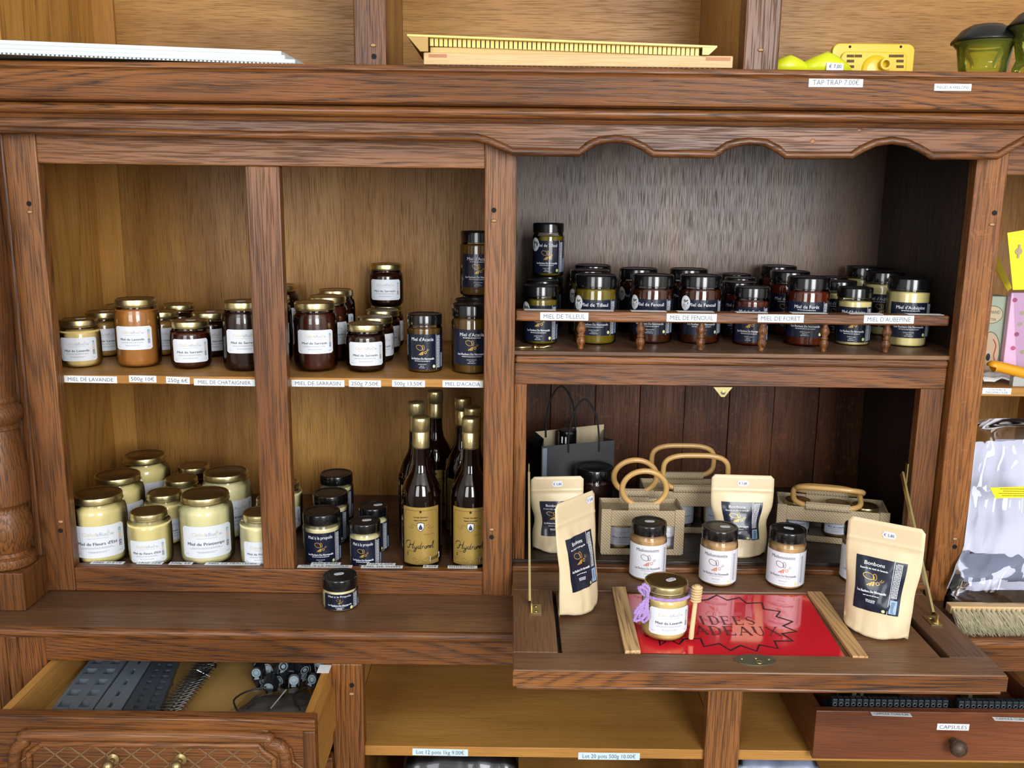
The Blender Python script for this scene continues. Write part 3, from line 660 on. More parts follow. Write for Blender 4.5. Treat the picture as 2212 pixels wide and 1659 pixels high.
def patch(R, lift, x0, x1, z0, z1, mat, rc_=0, a0=0, name='label', n=18):
    """curved paper on a cylinder, corners clipped by rc_"""
    mb = MB(); vs = []; xs = [x0+(x1-x0)*i/n for i in range(n+1)]
    for x in xs:
        d = min(x-x0, x1-x); ins = 0
        if rc_ and d < rc_: ins = rc_-math.sqrt(max(0, rc_*rc_-(rc_-d)**2))
        for z in (z0+ins, z1-ins): a = a0+x/R; vs.append(((R+lift)*math.sin(a), -(R+lift)*math.cos(a), z))
    mb.add(vs, [(2*i, 2*i+2, 2*i+3, 2*i+1) for i in range(n)]); return mb.mesh(name, [mat])
LBL = {}
def white_label(kind, text):
    key = (kind, text)
    if key in LBL: return LBL[key]
    k = K[kind]; big = kind == 'W1K'; s = 1.42 if big else 1.0; W, Hh = .068*s, .0425*s
    zc = {'W250': .0350, 'W500': .0560, 'W1K': .050, 'W375': .034}[kind]
    p = PR(); y = .0105*s
    p.text('Clefs', -.0125*s, y, .0052*s, inkgold, .0135*s); p.text('d', -.0035*s, y, .0052*s, inkgold, .0032*s); p.text('eRuc', .0050*s, y, .0052*s, inkpale, .0130*s); p.text('h', .0130*s, y+.0012*s, .0078*s, inkgold, .0028*s); p.text('e', .0172*s, y-.0006*s, .004*s, inkpale, .0036*s)
    p.rect(-.014*s, y-.0054*s, .013*s, y-.0050*s, inkpale)
    p.text(text, -.002*s, -.0022*s, .0040*s, ink, min(.0032*s*len(text)*.88, .050*s), bold=.00025*s)
    p.lines(-.002*s, -.0072*s, .046*s, .0007*s, 2, inkpale, seed=1); p.lines(-.001*s, -.0126*s, .026*s, .0007*s, 2, inkpale, seed=2); p.lines(-.027*s, -.0160*s, .007*s, .0007*s, 1, inkpale, seed=3); p.lines(.027*s, -.0160*s, .007*s, .0007*s, 1, inkpale, seed=4)
    x = .0275*s
    for i, c in enumerate((green, inkpale, orange, inkpale, black, ink)):
        yy = .0145*s-i*.0042*s; p.rect(x-.0018*s, yy-.0034*s, x+.0018*s, yy, c); p.rect(x-.0009*s, yy-.0026*s, x+.0009*s, yy-.0010*s, white, 2)
    paper = patch(k.R, .0004, -W/2, W/2, zc-Hh/2, zc+Hh/2, white, .003*s)
    pm = p.mesh(cyl(k.R, .0004, zc)); LBL[key] = (paper, pm); return LBL[key]
def navy_label(kind, text, sub=False):
    key = (kind, text)
    if key in LBL: return LBL[key]
    k = K[kind]; R = k.R
    z0, z1 = {'B250': (.006, .0705), 'B500': (.0165, .0810), 'B100': (.0035, .0325), 'P250': (.006, .0665), 'P125': (.004, .0600)}[kind]
    Hh = z1-z0; zc = (z0+z1)/2; u = Hh/.067; p = PR(); half = R*.80; cx = -R*.10
    p.text(text, cx, Hh*.36, .0062*u**.5 if kind != 'B100' else .0034, inkwhite, min(.0034*len(text), R*1.30))
    if sub: p.lines(cx, Hh*.27, R*.9, .0011, 1, inkwhite, seed=5)
    p.bee(cx, Hh*.06, .022*u if kind != 'B100' else .010, beegold)
    p.text('Les Ruchers De Normandie', cx, -Hh*.185, .0040*u**.5 if kind != 'B100' else .0027, inkwhite, R*1.36, bold=.0002)
    p.lines(cx, -Hh*.255, R*.95, .0010*u**.5, 1, inkwhite, seed=6); p.lines(cx, -Hh*.345, R*.55, .0007, 1, inkwhite, seed=7); p.lines(cx, -Hh*.395, R*.3, .0007, 1, inkwhite, seed=8); p.lines(cx, -Hh*.44, R*.42, .0007, 1, inkwhite, seed=9)
    xl = R*.72
    p.disc(xl-.0045, -Hh*.41, .0026, .0030, badge); p.rect(xl, -Hh*.5, xl+.0006, Hh*.5, inkwhite, n=1)
    p.vlines(xl+.0022, -Hh*.46, Hh*.46, .0008, 5, inkwhite, seed=3); p.rect(xl+.0125, -Hh*.45, xl+.018, -Hh*.05, bluebar, n=2)
    for i in range(9): p.rect(xl+.013, -Hh*.43+i*Hh*.042, xl+.0175, -Hh*.43+i*Hh*.042+.0008, ink, 2, 1)
    paper = patch(R, .0003, -R*1.05, R*1.75, z0, z1, navy, n=26); pm = p.mesh(cyl(R, .0003, zc)); LBL[key] = (paper, pm); return LBL[key]
def miel_label():
    key = ('M', 'm')
    if key in LBL: return LBL[key]
    k = K['M']; R = k.R; z0, z1 = .006, .0665; Hh = z1-z0; p = PR()
    p.text('Mielonoisette', -.002, Hh*.36, .0058, inkpale, .040); p.text('Mielonoisette', -.002, Hh*.36, .0058, plain('label_grey', (120, 124, 134), .6), .040, bold=.0002)
    p.bee(-.001, Hh*.06, .024, plain('bee_brown', (126, 92, 84), .6), beeorange)
    p.text('Les Ruchers De Normandie', -.001, -Hh*.19, .0042, plain('label_grey', (120, 124, 134), .6), .046, bold=.0002)
    p.lines(0, -Hh*.26, .032, .0009, 1, inkpale, seed=1); p.lines(0, -Hh*.34, .014, .0007, 2, inkpale, seed=2); p.lines(0, -Hh*.43, .011, .0007, 1, inkpale, seed=3)
    p.rect(R*.85, -Hh*.5, R*.85+.0004, Hh*.5, inkpale, n=1); p.vlines(R*.95, -Hh*.4, Hh*.4, .0007, 4, inkpale, seed=5); p.disc(R*.68, -Hh*.42, .0022, .0026, badge)
    LBL[key] = (patch(R, .0003, -R*1.35, R*1.75, z0, z1, white, n=26), p.mesh(cyl(R, .0003, (z0+z1)/2))); return LBL[key]
STK = {}
def price_sticker(parent, R, z, rot=0, text='€ 6,50', dx=0, dy=0, w_=.017, h_=.009):
    key = (text, w_, h_)
    if key not in STK:
        c = h_*.3; pts = [(-w_/2+c, -h_/2), (w_/2-c, -h_/2), (w_/2, -h_/2+c), (w_/2, h_/2-c), (w_/2-c, h_/2), (-w_/2+c, h_/2), (-w_/2, h_/2-c), (-w_/2, -h_/2+c)]
        m = MB().slab([(x, y, .0001) for x, y in pts], .0003); me = m.mesh('price_sticker', [white]); pm = PR().text(text, 0, 0, h_*.42, plain('price_ink', (70, 76, 104), .6), w_*.72).mesh(lambda x, y, l: (x, y, .0004+l)); STK[key] = (me, pm)
    me, pm = STK[key]; o = link('price_sticker', me, parent); o.location = (dx, dy, z); o.rotation_euler = (0, 0, rot); link('lettering', pm, o); return o
MED = {}
def medal(kind, parent, ang, zc):
    k = K[kind]
    if (kind, zc) not in MED:
        R = k.R; n = 22; mb = MB(); rx, rz = .0105, .0135; vs = []
        for i in range(n): a = (rx*math.cos(2*PI*i/n))/R; vs.append(((R+.0006)*math.sin(a), -(R+.0006)*math.cos(a), rz*math.sin(2*PI*i/n)))
        vs.append((0, -(R+.0006), 0)); mb.add(vs, [(i, (i+1) % n, n) for i in range(n)]); me = mb.mesh('medal_sticker', [offwhite])
        p = PR(); p.ring(0, 0, .0092, .012, .0004, inkpale)
        for i in range(5): p.poly([(-.001+i*.0004, .0005), (-.0045+i*.0022, .0055+.0015*math.sin(i*1.9)), (-.0025+i*.0022, .0068-.001*abs(i-2))], leaf)
        p.lines(0, -.0030, .012, .0014, 2, inkpale, seed=2); p.lines(0, -.0088, .008, .0010, 1, inkpale, seed=4); MED[(kind, zc)] = (me, p.mesh(cyl(R, .0006, 0)))
    me, pm = MED[(kind, zc)]; o = link('medal_sticker', me, parent); o.location = (0, 0, zc); o.rotation_euler = (0, 0, ang); link('lettering', pm, o); o['label'] = 'white oval medal sticker'; return o
def jar(kind, pos, rot, hon, lab, label, group, fill=None, sticker=None, med=False, cat='honey jar', name='honey_jar', sub=False, size=1.0):
    k = K[kind]; o = thing(name, label, cat, pos, rot, group); o.scale = (size, size, size)
    link('glass', k.glass, o)
    f = fill if fill is not None else (k.h-(.0195 if kind[0] == 'W' else .0255))
    if kind == 'B100': f = .0345
    link('honey', fillmesh(k, f, H[hon]), o)
    lid = link('lid', k.lidmesh, o)
    if kind[0] == 'W': me, pm = white_label(kind, lab)
    elif kind == 'M': me, pm = miel_label()
    else: me, pm = navy_label(kind, lab, sub)
    l = link('label', me, o); link('lettering', pm, l); l.rotation_euler = (0, 0, 0)
    if sticker is not None: price_sticker(lid, k.rl, k.h-(.0008 if kind[0] == 'W' else .0010), *sticker)
    if med: medal(kind, o, -.95, k.h*.60)
    return o
def at_lid(kind, px, py, z, ymax=BK):
    """jar whose far lid edge shows at (px,py), standing at height z"""
    k = K[kind]; p = U(px, py, Z=z+k.h); y = min(p.y-k.rl, ymax-k.R-.004); q = U(px, py+3, Y=y); return (q.x, y, z)
def at_base(kind, px, py, z):
    k = K[kind]; p = U(px, py, Z=z); y = p.y+k.R; q = U(px, py-8, Y=y); return (q.x, y, z)
PLACED = []
def settle(kind, pos, back=BK, xmin=-9, xmax=9):
    """slide a jar along the sight line until it touches no jar already standing there"""
    k = K[kind]; x, y, z_ = pos
    for _ in range(300):
        hit = None
        for (q, kq) in PLACED:
            if abs(q[2]-z_) < .05 and math.hypot(q[0]-x, q[1]-y) < k.R+kq.R+.0012: hit = (q, kq); break
        if hit is None: break
        ny = y+.002
        if ny > back-k.R-.003:
            s_ = 1 if x >= hit[0][0] else -1; x += .002*s_; continue
        f = (ny+1.5324)/(y+1.5324); x, y = x*f, ny
    PLACED.append(((x, y, z_), k)); return (x, y, z_)
def J(kind, pos, hon, lab, label, group, turn=0, **k):
    # the label looks towards the photographer, `turn` radians further round to the right
    pos = settle(kind, pos); rot = math.atan2(-pos[0], pos[1]+1.5324)+turn
    return jar(kind, pos, rot, hon, lab, label, group, **k)
z = ZS1; g1 = 'white-labelled jars on the upper left shelf'
J('W250', at_base('W250', 178, 797, z), 'cream', 'Miel de Lavande', 'small jar of pale creamy lavender honey at the left end of the upper shelf', g1, -.16, sticker=(.2, '€ 6,00', .003, .004))
J('W250', at_lid('W250', 222, 667, z), 'lavdk', 'Miel de Lavande', 'small beige honey jar partly behind the creamy lavender jar', g1, .12, sticker=(.1, '€ 6,00', .003, .004))
J('W250', at_lid('W250', 262, 653, z), 'lavdk', 'Miel de Lavande', 'rearmost small jar left behind the tall amber lavender jar', g1, .1)
J('W500', at_base('W500', 303, 797, z), 'lav', 'Miel de Lavande', 'tall amber jar of lavender honey on the upper left shelf', g1, -.24)
J('W250', at_lid('W250', 346, 666, z), 'lavdk', 'Miel de Lavande', 'small jar peeking out right behind the tall amber lavender jar', g1, .12)
J('W250', at_lid('W250', 385, 652, z), 'buckdk', 'Miel de Sarrasin', 'dark small jar at the rear between amber lavender and buckwheat jars', g1, 0)
J('W250', at_base('W250', 415, 800, z), 'buck', 'Miel de Sarrasin', 'small brown buckwheat honey jar in front on the left bay shelf', g1, -.03, sticker=(-.1, '€ 6,00', .002, .003))
J('W250', at_lid('W250', 452, 668, z), 'buckdk', 'Miel de Sarrasin', 'dark small jar half behind the front brown buckwheat jar', g1, .12, sticker=(.1, '€ 6,00', .003, .004))
J('W500', at_base('W500', 532, 805, z), 'buckdk', 'Miel de Sarrasin', 'tall dark buckwheat jar cut off by the mullion, left bay', g1, -.02, sticker=(.3, '€ 10,0', -.004, .0))
J('W500', at_lid('W500', 583, 634, z), 'buckdk', 'Miel de Sarrasin', 'tall dark jar hidden almost wholly behind the mullion', g1, .1)
g2 = 'buckwheat honey jars in the right bay'
J('W500', at_lid('W500', 603, 611, z), 'buckdk', 'Miel de Sarrasin', 'rearmost dark tall jar just right of the mullion', g2, .1)
J('W500', at_base('W500', 684, 806, z), 'buck', 'Miel de Sarrasin', 'tall brown buckwheat jar in front at the left of the right bay', g2, -.02)
J('W500', at_lid('W500', 706, 634, z), 'buck', 'Miel de Sarrasin', 'second tall buckwheat jar in the row of three, right bay', g2, .25)
J('W500', at_lid('W500', 724, 621, z), 'buckdk', 'Miel de Sarrasin', 'rearmost tall buckwheat jar in the row of three, right bay', g2, .2)
J('W250', at_base('W250', 791, 807, z), 'buckdk', 'Miel de Sarrasin', 'front small dark buckwheat jar of the row under the stacked jar', g2, .02)
J('W250', at_lid('W250', 810, 678, z), 'buckdk', 'Miel de Sarrasin', 'second small buckwheat jar in the row under the stacked jar', g2, .30)
J('W250', at_lid('W250', 826, 664, z), 'buckdk', 'Miel de Sarrasin', 'third small buckwheat jar in the row under the stacked jar', g2, .30)
r9 = at_lid('W250', 835, 655, z)
J('W250', r9, 'buckdk', 'Miel de Sarrasin', 'rear small buckwheat jar carrying another jar on its lid', g2, .30)
r9 = PLACED[-1][0]
J('W250', (r9[0], r9[1], z+K['W250'].h+.0003), 'buckdk', 'Miel de Sarrasin', 'small dark buckwheat jar stacked on top of the rear jar', g2, -.06)
g3 = 'acacia honey jars'
J('B250', at_base('B250', 918, 806, z), 'acacia', 'Miel d\'Acacia', 'small black-lidded acacia honey jar on the right bay shelf', g3, -.05)
J('B500', at_base('B500', 1021, 809, z), 'acacia', 'Miel d\'Acacia', 'larger acacia jar in front, cut by the centre post', g3, .05, sub=True)
J('B500', at_lid('B500', 1025, 641, z), 'acacia', 'Miel d\'Acacia', 'second large acacia jar behind the one at the centre post', g3, 0, sub=True)
a4 = at_lid('B500', 1040, 633, z, .375)
J('B500', a4, 'acacia', 'Miel d\'Acacia', 'rearmost large acacia jar bearing a stacked jar, by the centre post', g3, 0, sub=True)
a4 = PLACED[-1][0]
J('B500', (a4[0]-.004, a4[1], z+K['B500'].h+.0003), 'acacia', 'Miel d\'Acacia', 'large acacia jar stacked on top beside the centre post', g3, .02, sub=True)
z = .0302; g4 = 'pale honey jars on the cabinet floor'
for kind, px, py, hon, lab, turn, label in (
    ('W1K', 209, 1047, 'gold', 'Miel de Fleurs d\'Eté', -.10, 'one-kilo pale jar at the front left of the cabinet floor'),
    ('W1K', 252, 1009, 'gold', 'Miel de Fleurs d\'Eté', .10, 'one-kilo pale jar, second of three at the left side panel'),
    ('W1K', 311, 969, 'gold', 'Miel de Fleurs d\'Eté', .10, 'rearmost one-kilo jar of the left three on the cabinet floor'),
    ('W375', 320, 1089, 'gold', 'Miel de Fleurs d\'Eté', -.18, 'pale half-kilo jar in front between two one-kilo jars'),
    ('W375', 354, 1050, 'gold', 'Miel de Fleurs d\'Eté', .30, 'second pale half-kilo jar of the middle row of four'),
    ('W375', 391, 1021, 'gold', 'Miel de Fleurs d\'Eté', .2, 'third pale half-kilo jar of the middle row of four'),
    ('W375', 418, 994.5, 'buckdk', 'Miel de Sarrasin', .2, 'rearmost half-kilo jar of the middle row of four'),
    ('W1K', 442, 1047.5, 'pale', 'Miel de Printemps', -.02, 'one-kilo spring honey jar in front at the centre of the left bay'),
    ('W1K', 487, 1003, 'pale', 'Miel de Printemps', .22, 'one-kilo spring honey jar behind the front spring jar'),
    ('W375', 562, 1091, 'pale', 'Miel de Printemps', -.05, 'half-kilo spring honey jar cut by the mullion at the bottom'),
    ('W375', 590, 1062, 'pale', 'Miel de Printemps', .1, 'second half-kilo spring jar peeking left of the mullion'),
    ('W375', 610, 1030, 'pale', 'Miel de Printemps', .1, 'pale jar in shade just right of the mullion at the bottom')):
    J(kind, at_lid(kind, px, py, z), hon, lab, label, g4, turn)
g5 = 'propolis honey jars'
for kind, px, py, label, st in (('P250', 694, 1089, 'large black-lidded propolis honey jar at the front of the right bay', None), ('P250', 713, 1051, 'second large propolis jar of the row of three', None), ('P250', 726, 1011, 'rearmost large propolis jar of the row of three', None),
                                ('P125', 788, 1112.5, 'small propolis jar with price sticker in front, left of the mead', (.25, '€ 6,50', .003, .004)), ('P125', 806, 1080.5, 'small propolis jar with price sticker behind another, left of mead', (.35, '€ 6,50', .009, .004))):
    J(kind, at_lid(kind, px, py, .0302), 'prop', 'Miel à la propolis', label, g5, -.02 if kind == 'P250' else -.08, sticker=st)
pc = at_base('B100', 736, 1323, 0)
J('B100', pc, 'prop', 'Miel à la Propolis', 'squat small propolis jar standing alone on the worktop', None, .05, sticker=(.15, '€ 5,80', -.001, .006))
# upper niche
z = ZN+.0002; g6 = 'black-lidded jars on the gallery shelf'
def NB(kind, px, py, base, hon, lab, label, turn=0, **k):
    p = at_base(kind, px, py, z) if base else at_lid(kind, px, py, z, BK-.002)
    return J(kind, p, hon, lab, label, g6, turn, **k), p
NB('B250', 1166, 745, 1, 'lime', 'Miel de Tilleul', 'small linden honey jar in front at the left of the gallery shelf', .0, med=True)
NB('B250', 1172, 601, 0, 'lime', 'Miel de Tilleul', 'small linden jar directly behind the left front one', 0)
t3 = at_lid('B250', 1183, 592, z)
J('B250', t3, 'lime', 'Miel de Tilleul', 'rear small linden jar at left bearing a stacked jar', g6, 0)
t3 = PLACED[-1][0]
J('B250', (t3[0], t3[1], z+K['B250'].h+.0003), 'lime', 'Miel de Tilleul', 'small linden honey jar stacked on top at the left', g6, .02, med=True)
NB('B500', 1284, 745, 1, 'lime', 'Miel de Tilleul', 'large olive-gold linden honey jar on the gallery shelf, front', .05, med=True)
NB('B500', 1274, 579, 0, 'lime', 'Miel de Tilleul', 'large linden jar just behind the front large linden jar', 0, med=True)
NB('B500', 1281, 569, 0, 'lime', 'Miel de Tilleul', 'rearmost large linden jar on the gallery shelf', 0)
NB('B500', 1405, 743, 1, 'fennel', 'Miel de Fenouil', 'large fennel honey jar, left of the two in front', .02, med=True)
NB('B500', 1380, 576, 0, 'fennel', 'Miel de Fenouil', 'large fennel jar behind, between linden and fennel fronts', 0, med=True)
NB('B500', 1507, 744, 1, 'fennel', 'Miel de Fenouil', 'large fennel honey jar, right of the two in front', .25, med=True)
NB('B500', 1488, 577, 0, 'fennel', 'Miel de Fenouil', 'large fennel jar behind the right front fennel jar', 0)
NB('B250', 1618, 747, 1, 'forest', 'Miel de Forêt', 'small forest honey jar in front on the gallery shelf', .05)
NB('B250', 1597, 605, 0, 'forest', 'Miel de Forêt', 'second small forest jar in its row', 0)
NB('B250', 1600, 596, 0, 'forest', 'Miel de Forêt', 'third small forest jar in its row', 0)
NB('B250', 1590, 588, 0, 'forest', 'Miel de Forêt', 'rearmost small forest jar in its row', 0)
NB('B500', 1737, 749, 1, 'forest', 'Miel de Forêt', 'large red-brown forest honey jar in front on the gallery shelf', .1, sub=True)
NB('B500', 1707, 582, 0, 'forest', 'Miel de Forêt', 'second large forest jar in its row', 0)
NB('B500', 1682, 571, 0, 'forest', 'Miel de Forêt', 'rearmost large forest jar in its row', 0)
NB('B250', 1838, 747, 1, 'haw', 'Miel d\'Aubépine', 'small creamy hawthorn honey jar in front on the gallery shelf', .1, sub=True)
NB('B250', 1816, 603, 0, 'haw', 'Miel d\'Aubépine', 'second small hawthorn jar in its row', 0)
NB('B250', 1798, 595, 0, 'haw', 'Miel d\'Aubépine', 'third small hawthorn jar in its row', 0)
NB('B500', 1953, 750, 1, 'haw', 'Miel d\'Aubépine', 'large creamy hawthorn honey jar at the right end of the gallery shelf', .25, sub=True)
NB('B500', 1911, 583, 0, 'haw', 'Miel d\'Aubépine', 'second large hawthorn jar in its row at the right end', .1)
NB('B500', 1867, 571, 0, 'haw', 'Miel d\'Aubépine', 'rearmost large hawthorn jar near the dark side panel', .1)
# hazelnut spread jars on the flap
def on_flap(kind, px, py):
    k = K[kind]; p = FB(px, py); y = p.y+k.R; q = U(px, py-10, Y=y); return (q.x, y, fz(y+k.R*.9)+.0003)
g7 = 'hazelnut honey spread jars on the desk flap'
for px, py, label, turn, st in ((1397, 1258, 'hazelnut honey spread jar behind the jar tied with lilac yarn', .05, (.1, '€ 6,50', .001, .003)), (1548.5, 1270, 'hazelnut spread jar in the middle of the desk flap', -.08, (.25, '€ 6,50', .008, .003)), (1694, 1275, 'hazelnut spread jar on the flap in front of the right jute bag', -.1, (-.1, '€ 6,50', .0, .003))):
    J('M', on_flap('M', px, py), 'nut', '', label, g7, turn, sticker=st)
pm4 = on_flap('M', 1853, 1266); J('M', (pm4[0], pm4[1], pm4[2]), 'nut', '', 'hazelnut spread jar almost hidden behind the right sweets pouch', g7, -.1)

from mathutils import noise as mnoise
def smooth01(t): t = max(0, min(1, t)); return t*t*(3-2*t)
# ------------------------------------------------------------------ mead bottles
mead = plain('mead', (70, 20, 8), .05, 0, 1.0, .5, .25); meadglass = plain('bottle_glass', (30, 10, 5), .04, 0, 1.0, .5, .55, ior=1.3)
goldlabel = plain('gold_label', (190, 158, 84), .35, .45)
bprof = [(.030, .0015), (.0345, 0), (.037, .003), (.0375, .010), (.0375, .126), (.0368, .136), (.0340, .149), (.0285, .162), (.0220, .173), (.0178, .182), (.0157, .193), (.0148, .207), (.0145, .24), (.0145, .270), (.0150, .271)]
bgl = MB().lathe(bprof, 40).mesh('bottle_body', [meadglass]); fixn(bgl); bgl.polygons.foreach_set('use_smooth', [True]*len(bgl.polygons))
cpm = MB().lathe([(.0152, .222), (.0156, .226), (.0156, .2525), (.0150, .2535), (.0164, .2545), (.0166, .274), (.0162, .2785), (.0150, .2800), (0, .2802)], 32).mesh('capsule', [capsule_gold]); fixn(cpm); cpm.polygons.foreach_set('use_smooth', [True]*len(cpm.polygons))
HY = [[(.9,2.2),(.75,1.5),(.55,.7),(.25,.1),(-.15,-.05),(-.35,.2),(-.1,.4)], [(-.75,1.0),(-.7,1.7),(-.2,2.2),(.4,2.25),(.9,2.2)], [(2.15,2.45),(1.85,1.7),(1.6,.8),(1.45,.2),(1.65,0),(1.9,.2)], [(.2,.95),(.9,1.1),(1.9,1.35)],
      [(2.1,.9),(2.05,.35),(2.25,.05),(2.55,.25),(2.8,.9)], [(2.8,.9),(2.6,-.2),(2.3,-.9),(1.95,-1.0),(1.95,-.6),(2.5,-.1),(3.0,.3)], [(3.75,.75),(3.4,.85),(3.1,.45),(3.25,.05),(3.55,.15),(3.8,.5)], [(4.35,2.1),(4.0,1.1),(3.8,.3),(3.95,.0),(4.25,.3)],
      [(4.35,.85),(4.45,.7),(4.35,.05)], [(4.4,.45),(4.65,.85),(4.95,.8)], [(5.35,.85),(5.1,.6),(5.1,.15),(5.35,.0),(5.6,.3),(5.55,.7),(5.35,.85)], [(5.8,.8),(5.85,.7),(5.75,.0)], [(5.78,.4),(6.05,.85),(6.2,.7),(6.1,0)], [(6.13,.4),(6.4,.85),(6.58,.7),(6.48,.1),(6.75,.2)],
      [(6.8,.35),(7.15,.55),(7.2,.8),(6.95,.8),(6.82,.4),(6.95,.05),(7.3,.2)], [(7.4,.3),(7.8,1.4),(7.95,2.0),(7.7,1.9),(7.55,.8),(7.6,.1),(7.8,.0),(8.05,.25)]]
def bottle_label():
    p = PR(); R = .0375
    k = .0062
    for s_ in HY:
        pts = catmull([(a*k-.0245, b*k-.024, 0) for a, b in s_], 4); n_ = len(pts); p.stroke([(q.x, q.y) for q in pts], [.0004+.0011*math.sin(PI*min(1, max(.05, i/(n_-1)))) for i in range(n_)], black)
    p.text('Lerouge Apiculture', 0, .0365, .0026, black, .026, bold=.0003); p.text('Magasin, Normandie', 0, .0305, .0022, black, .024, bold=.0003)
    sh = [(-.0065, .0255), (0, .0268), (.0065, .0255), (.0065, .016), (.004, .0115), (0, .0090), (-.004, .0115), (-.0065, .016)]
    p.poly(sh, black); p.poly([(x*.86, (y-.0175)*.86+.0175) for x, y in sh], white, 2); p.poly([(-.0028, .0125), (.0028, .0125), (.0036, .0165), (0, .0235), (-.0036, .0165)], ink, 3)
    for sx in (-1, 1):
        p.stroke([(q.x, q.y) for q in catmull([(sx*.009, .019, 0), (sx*.013, .0225, 0), (sx*.017, .0185, 0), (sx*.0135, .0165, 0), (sx*.019, .0145, 0), (sx*.025, .018, 0)], 4)], .0006, plain('label_brown', (110, 84, 40), .5))
        p.stroke([(q.x, q.y) for q in catmull([(sx*.001, -.046, 0), (sx*.008, -.050, 0), (sx*.016, -.045, 0), (sx*.012, -.042, 0), (sx*.007, -.046, 0)], 4)], .0007, plain('label_brown', (110, 84, 40), .5))
        p.stroke([(sx*.031, .049), (sx*.031, .044), (sx*.0345, .041), (sx*.0345, -.04), (sx*.031, -.043), (sx*.031, -.048)], .0005, black)
    p.rect(-.031, .0486, .031, .0491, black); p.disc(0, .047, .002, .0025, black); p.text('Grand Prix', .017, .0035, .0026, plain('label_brown', (110, 84, 40), .5), .022, shear=.4)
    p.text('moelleux', -.019, -.0295, .0022, plain('label_brown', (110, 84, 40), .5), .013, shear=.3); p.lines(-.026, -.034, .004, .0016, 2, black, seed=3)
    x0 = .017; p.poly([(x0, -.051), (x0+.022, -.047), (x0+.022, -.0365), (x0, -.0405)], white)
    for i in range(11): p.poly([(x0+.0015+i*.0018, -.0492+i*.00033), (x0+.0024+i*.0018*1.0, -.0490+i*.00033), (x0+.0024+i*.0018, -.0425+i*.00033), (x0+.0015+i*.0018, -.0427+i*.00033)], black, 2)
    return patch(R, .0003, -.0370, .0370, .0080, .1185, goldlabel, n=24), p.mesh(cyl(R, .0003, .0635))
blm, blp = bottle_label()
for px, py, yy, turn, label in ((909, 900, .085, -.06, 'mead bottle in front at left, gold script label'), (1017, 902, .085, .0, 'mead bottle in front beside the centre post'), (899, 868, .207, 0, 'gold-capped mead bottle behind the left front bottle'),
                                (940, 843, .318, 0, 'reddish rearmost mead bottle seen between the two front bottles'), (1000, 858, .255, 0, 'gold-capped mead bottle behind, left of the right front bottle'), (1022, 880, .167, 0, 'mead bottle directly behind the right front bottle')):
    p = U(px, py, Y=yy); o = thing('mead_bottle', label, 'bottle', (p.x, yy, .0302), turn-p.x*.65, 'mead bottles')
    link('bottle_body', bgl, o); link('capsule', cpm, o)['label'] = 'gold foil capsule'
    l = link('label', blm, o); link('lettering', blp, l)

# ------------------------------------------------------------------ gift jar with yarn and dipper
gp = on_flap('W250', 1433, 1391)
gj = jar('W250', gp, .10, 'cream', 'Miel de Lavande', 'lavender honey jar tied with lilac yarn and a wooden dipper, on the red sign', None, name='gift_honey_jar', sticker=(.5, '€ 7,60', .008, .002))
lilac = plain('lilac_yarn', (176, 140, 206), .8, sheen=.4, bump=.6, bscale=900)
def cord(pts, r, parent, mat, name, tw=3, turns=40):
    m = MB(); pts = [Vector(p) for p in pts]; n = len(pts)
    for s_ in range(tw):
        q = []
        for i, p in enumerate(pts):
            t = (pts[min(i+1, n-1)]-pts[max(i-1, 0)]).normalized(); u = t.orthogonal().normalized(); b = t.cross(u); a = 2*PI*(s_/tw+turns*i/n); q.append(p+(u*math.cos(a)+b*math.sin(a))*r*.5)
        m.tube(q, r*.62, 6)
    return part(name, m, mat, parent, smooth=True, world=False)
zr = .069; R_ = .0375
cord([(R_*math.cos(a), R_*math.sin(a), zr-.0015*math.sin(a)) for a in [2*PI*i/90 for i in range(91)]], .0027, gj, lilac, 'yarn_tie', 3, 36)['label'] = 'lilac yarn'
k0 = Vector((-.033, -.021, zr))
for j, (dx, dz) in enumerate(((-.016, .020), (-.010, .024), (-.020, -.022), (-.014, -.030), (-.021, -.034), (-.009, -.036))):
    pts = catmull([k0, k0+Vector((dx*.7, -.004-.001*j, dz*.5)), k0+Vector((dx, -.006, dz)), k0+Vector((dx*.55+.004, -.009, dz*.8)), k0+Vector((dx*.2, -.006, dz*.35)), k0], 6)
    cord(pts, .0027, gj, lilac, 'yarn_bow', 2, 9)
dp = MB(); dprof = [(0, 0), (.0035, .0006), (.0042, .003), (.0036, .02), (.0034, .062)]
for i in range(6): z_ = .062+i*.0042; dprof += [(.0042, z_), (.0078, z_+.0008), (.0086, z_+.0017), (.0078, z_+.0026), (.0042, z_+.0034)]
dprof += [(.0042, .088), (0, .0885)]
dp.lathe(dprof, 18); ca, sa = math.cos(.06), math.sin(.06); dp.v = [(x+z*sa*.9+.0350, y-.026-.10*z*.3, z+.0015) for x, y, z in dp.v]
part('honey_dipper', dp, plain('beech', (226, 196, 146), .5, var=.08, bscale=60), gj, smooth='a', world=False, fix=True, label='small beech honey dipper')

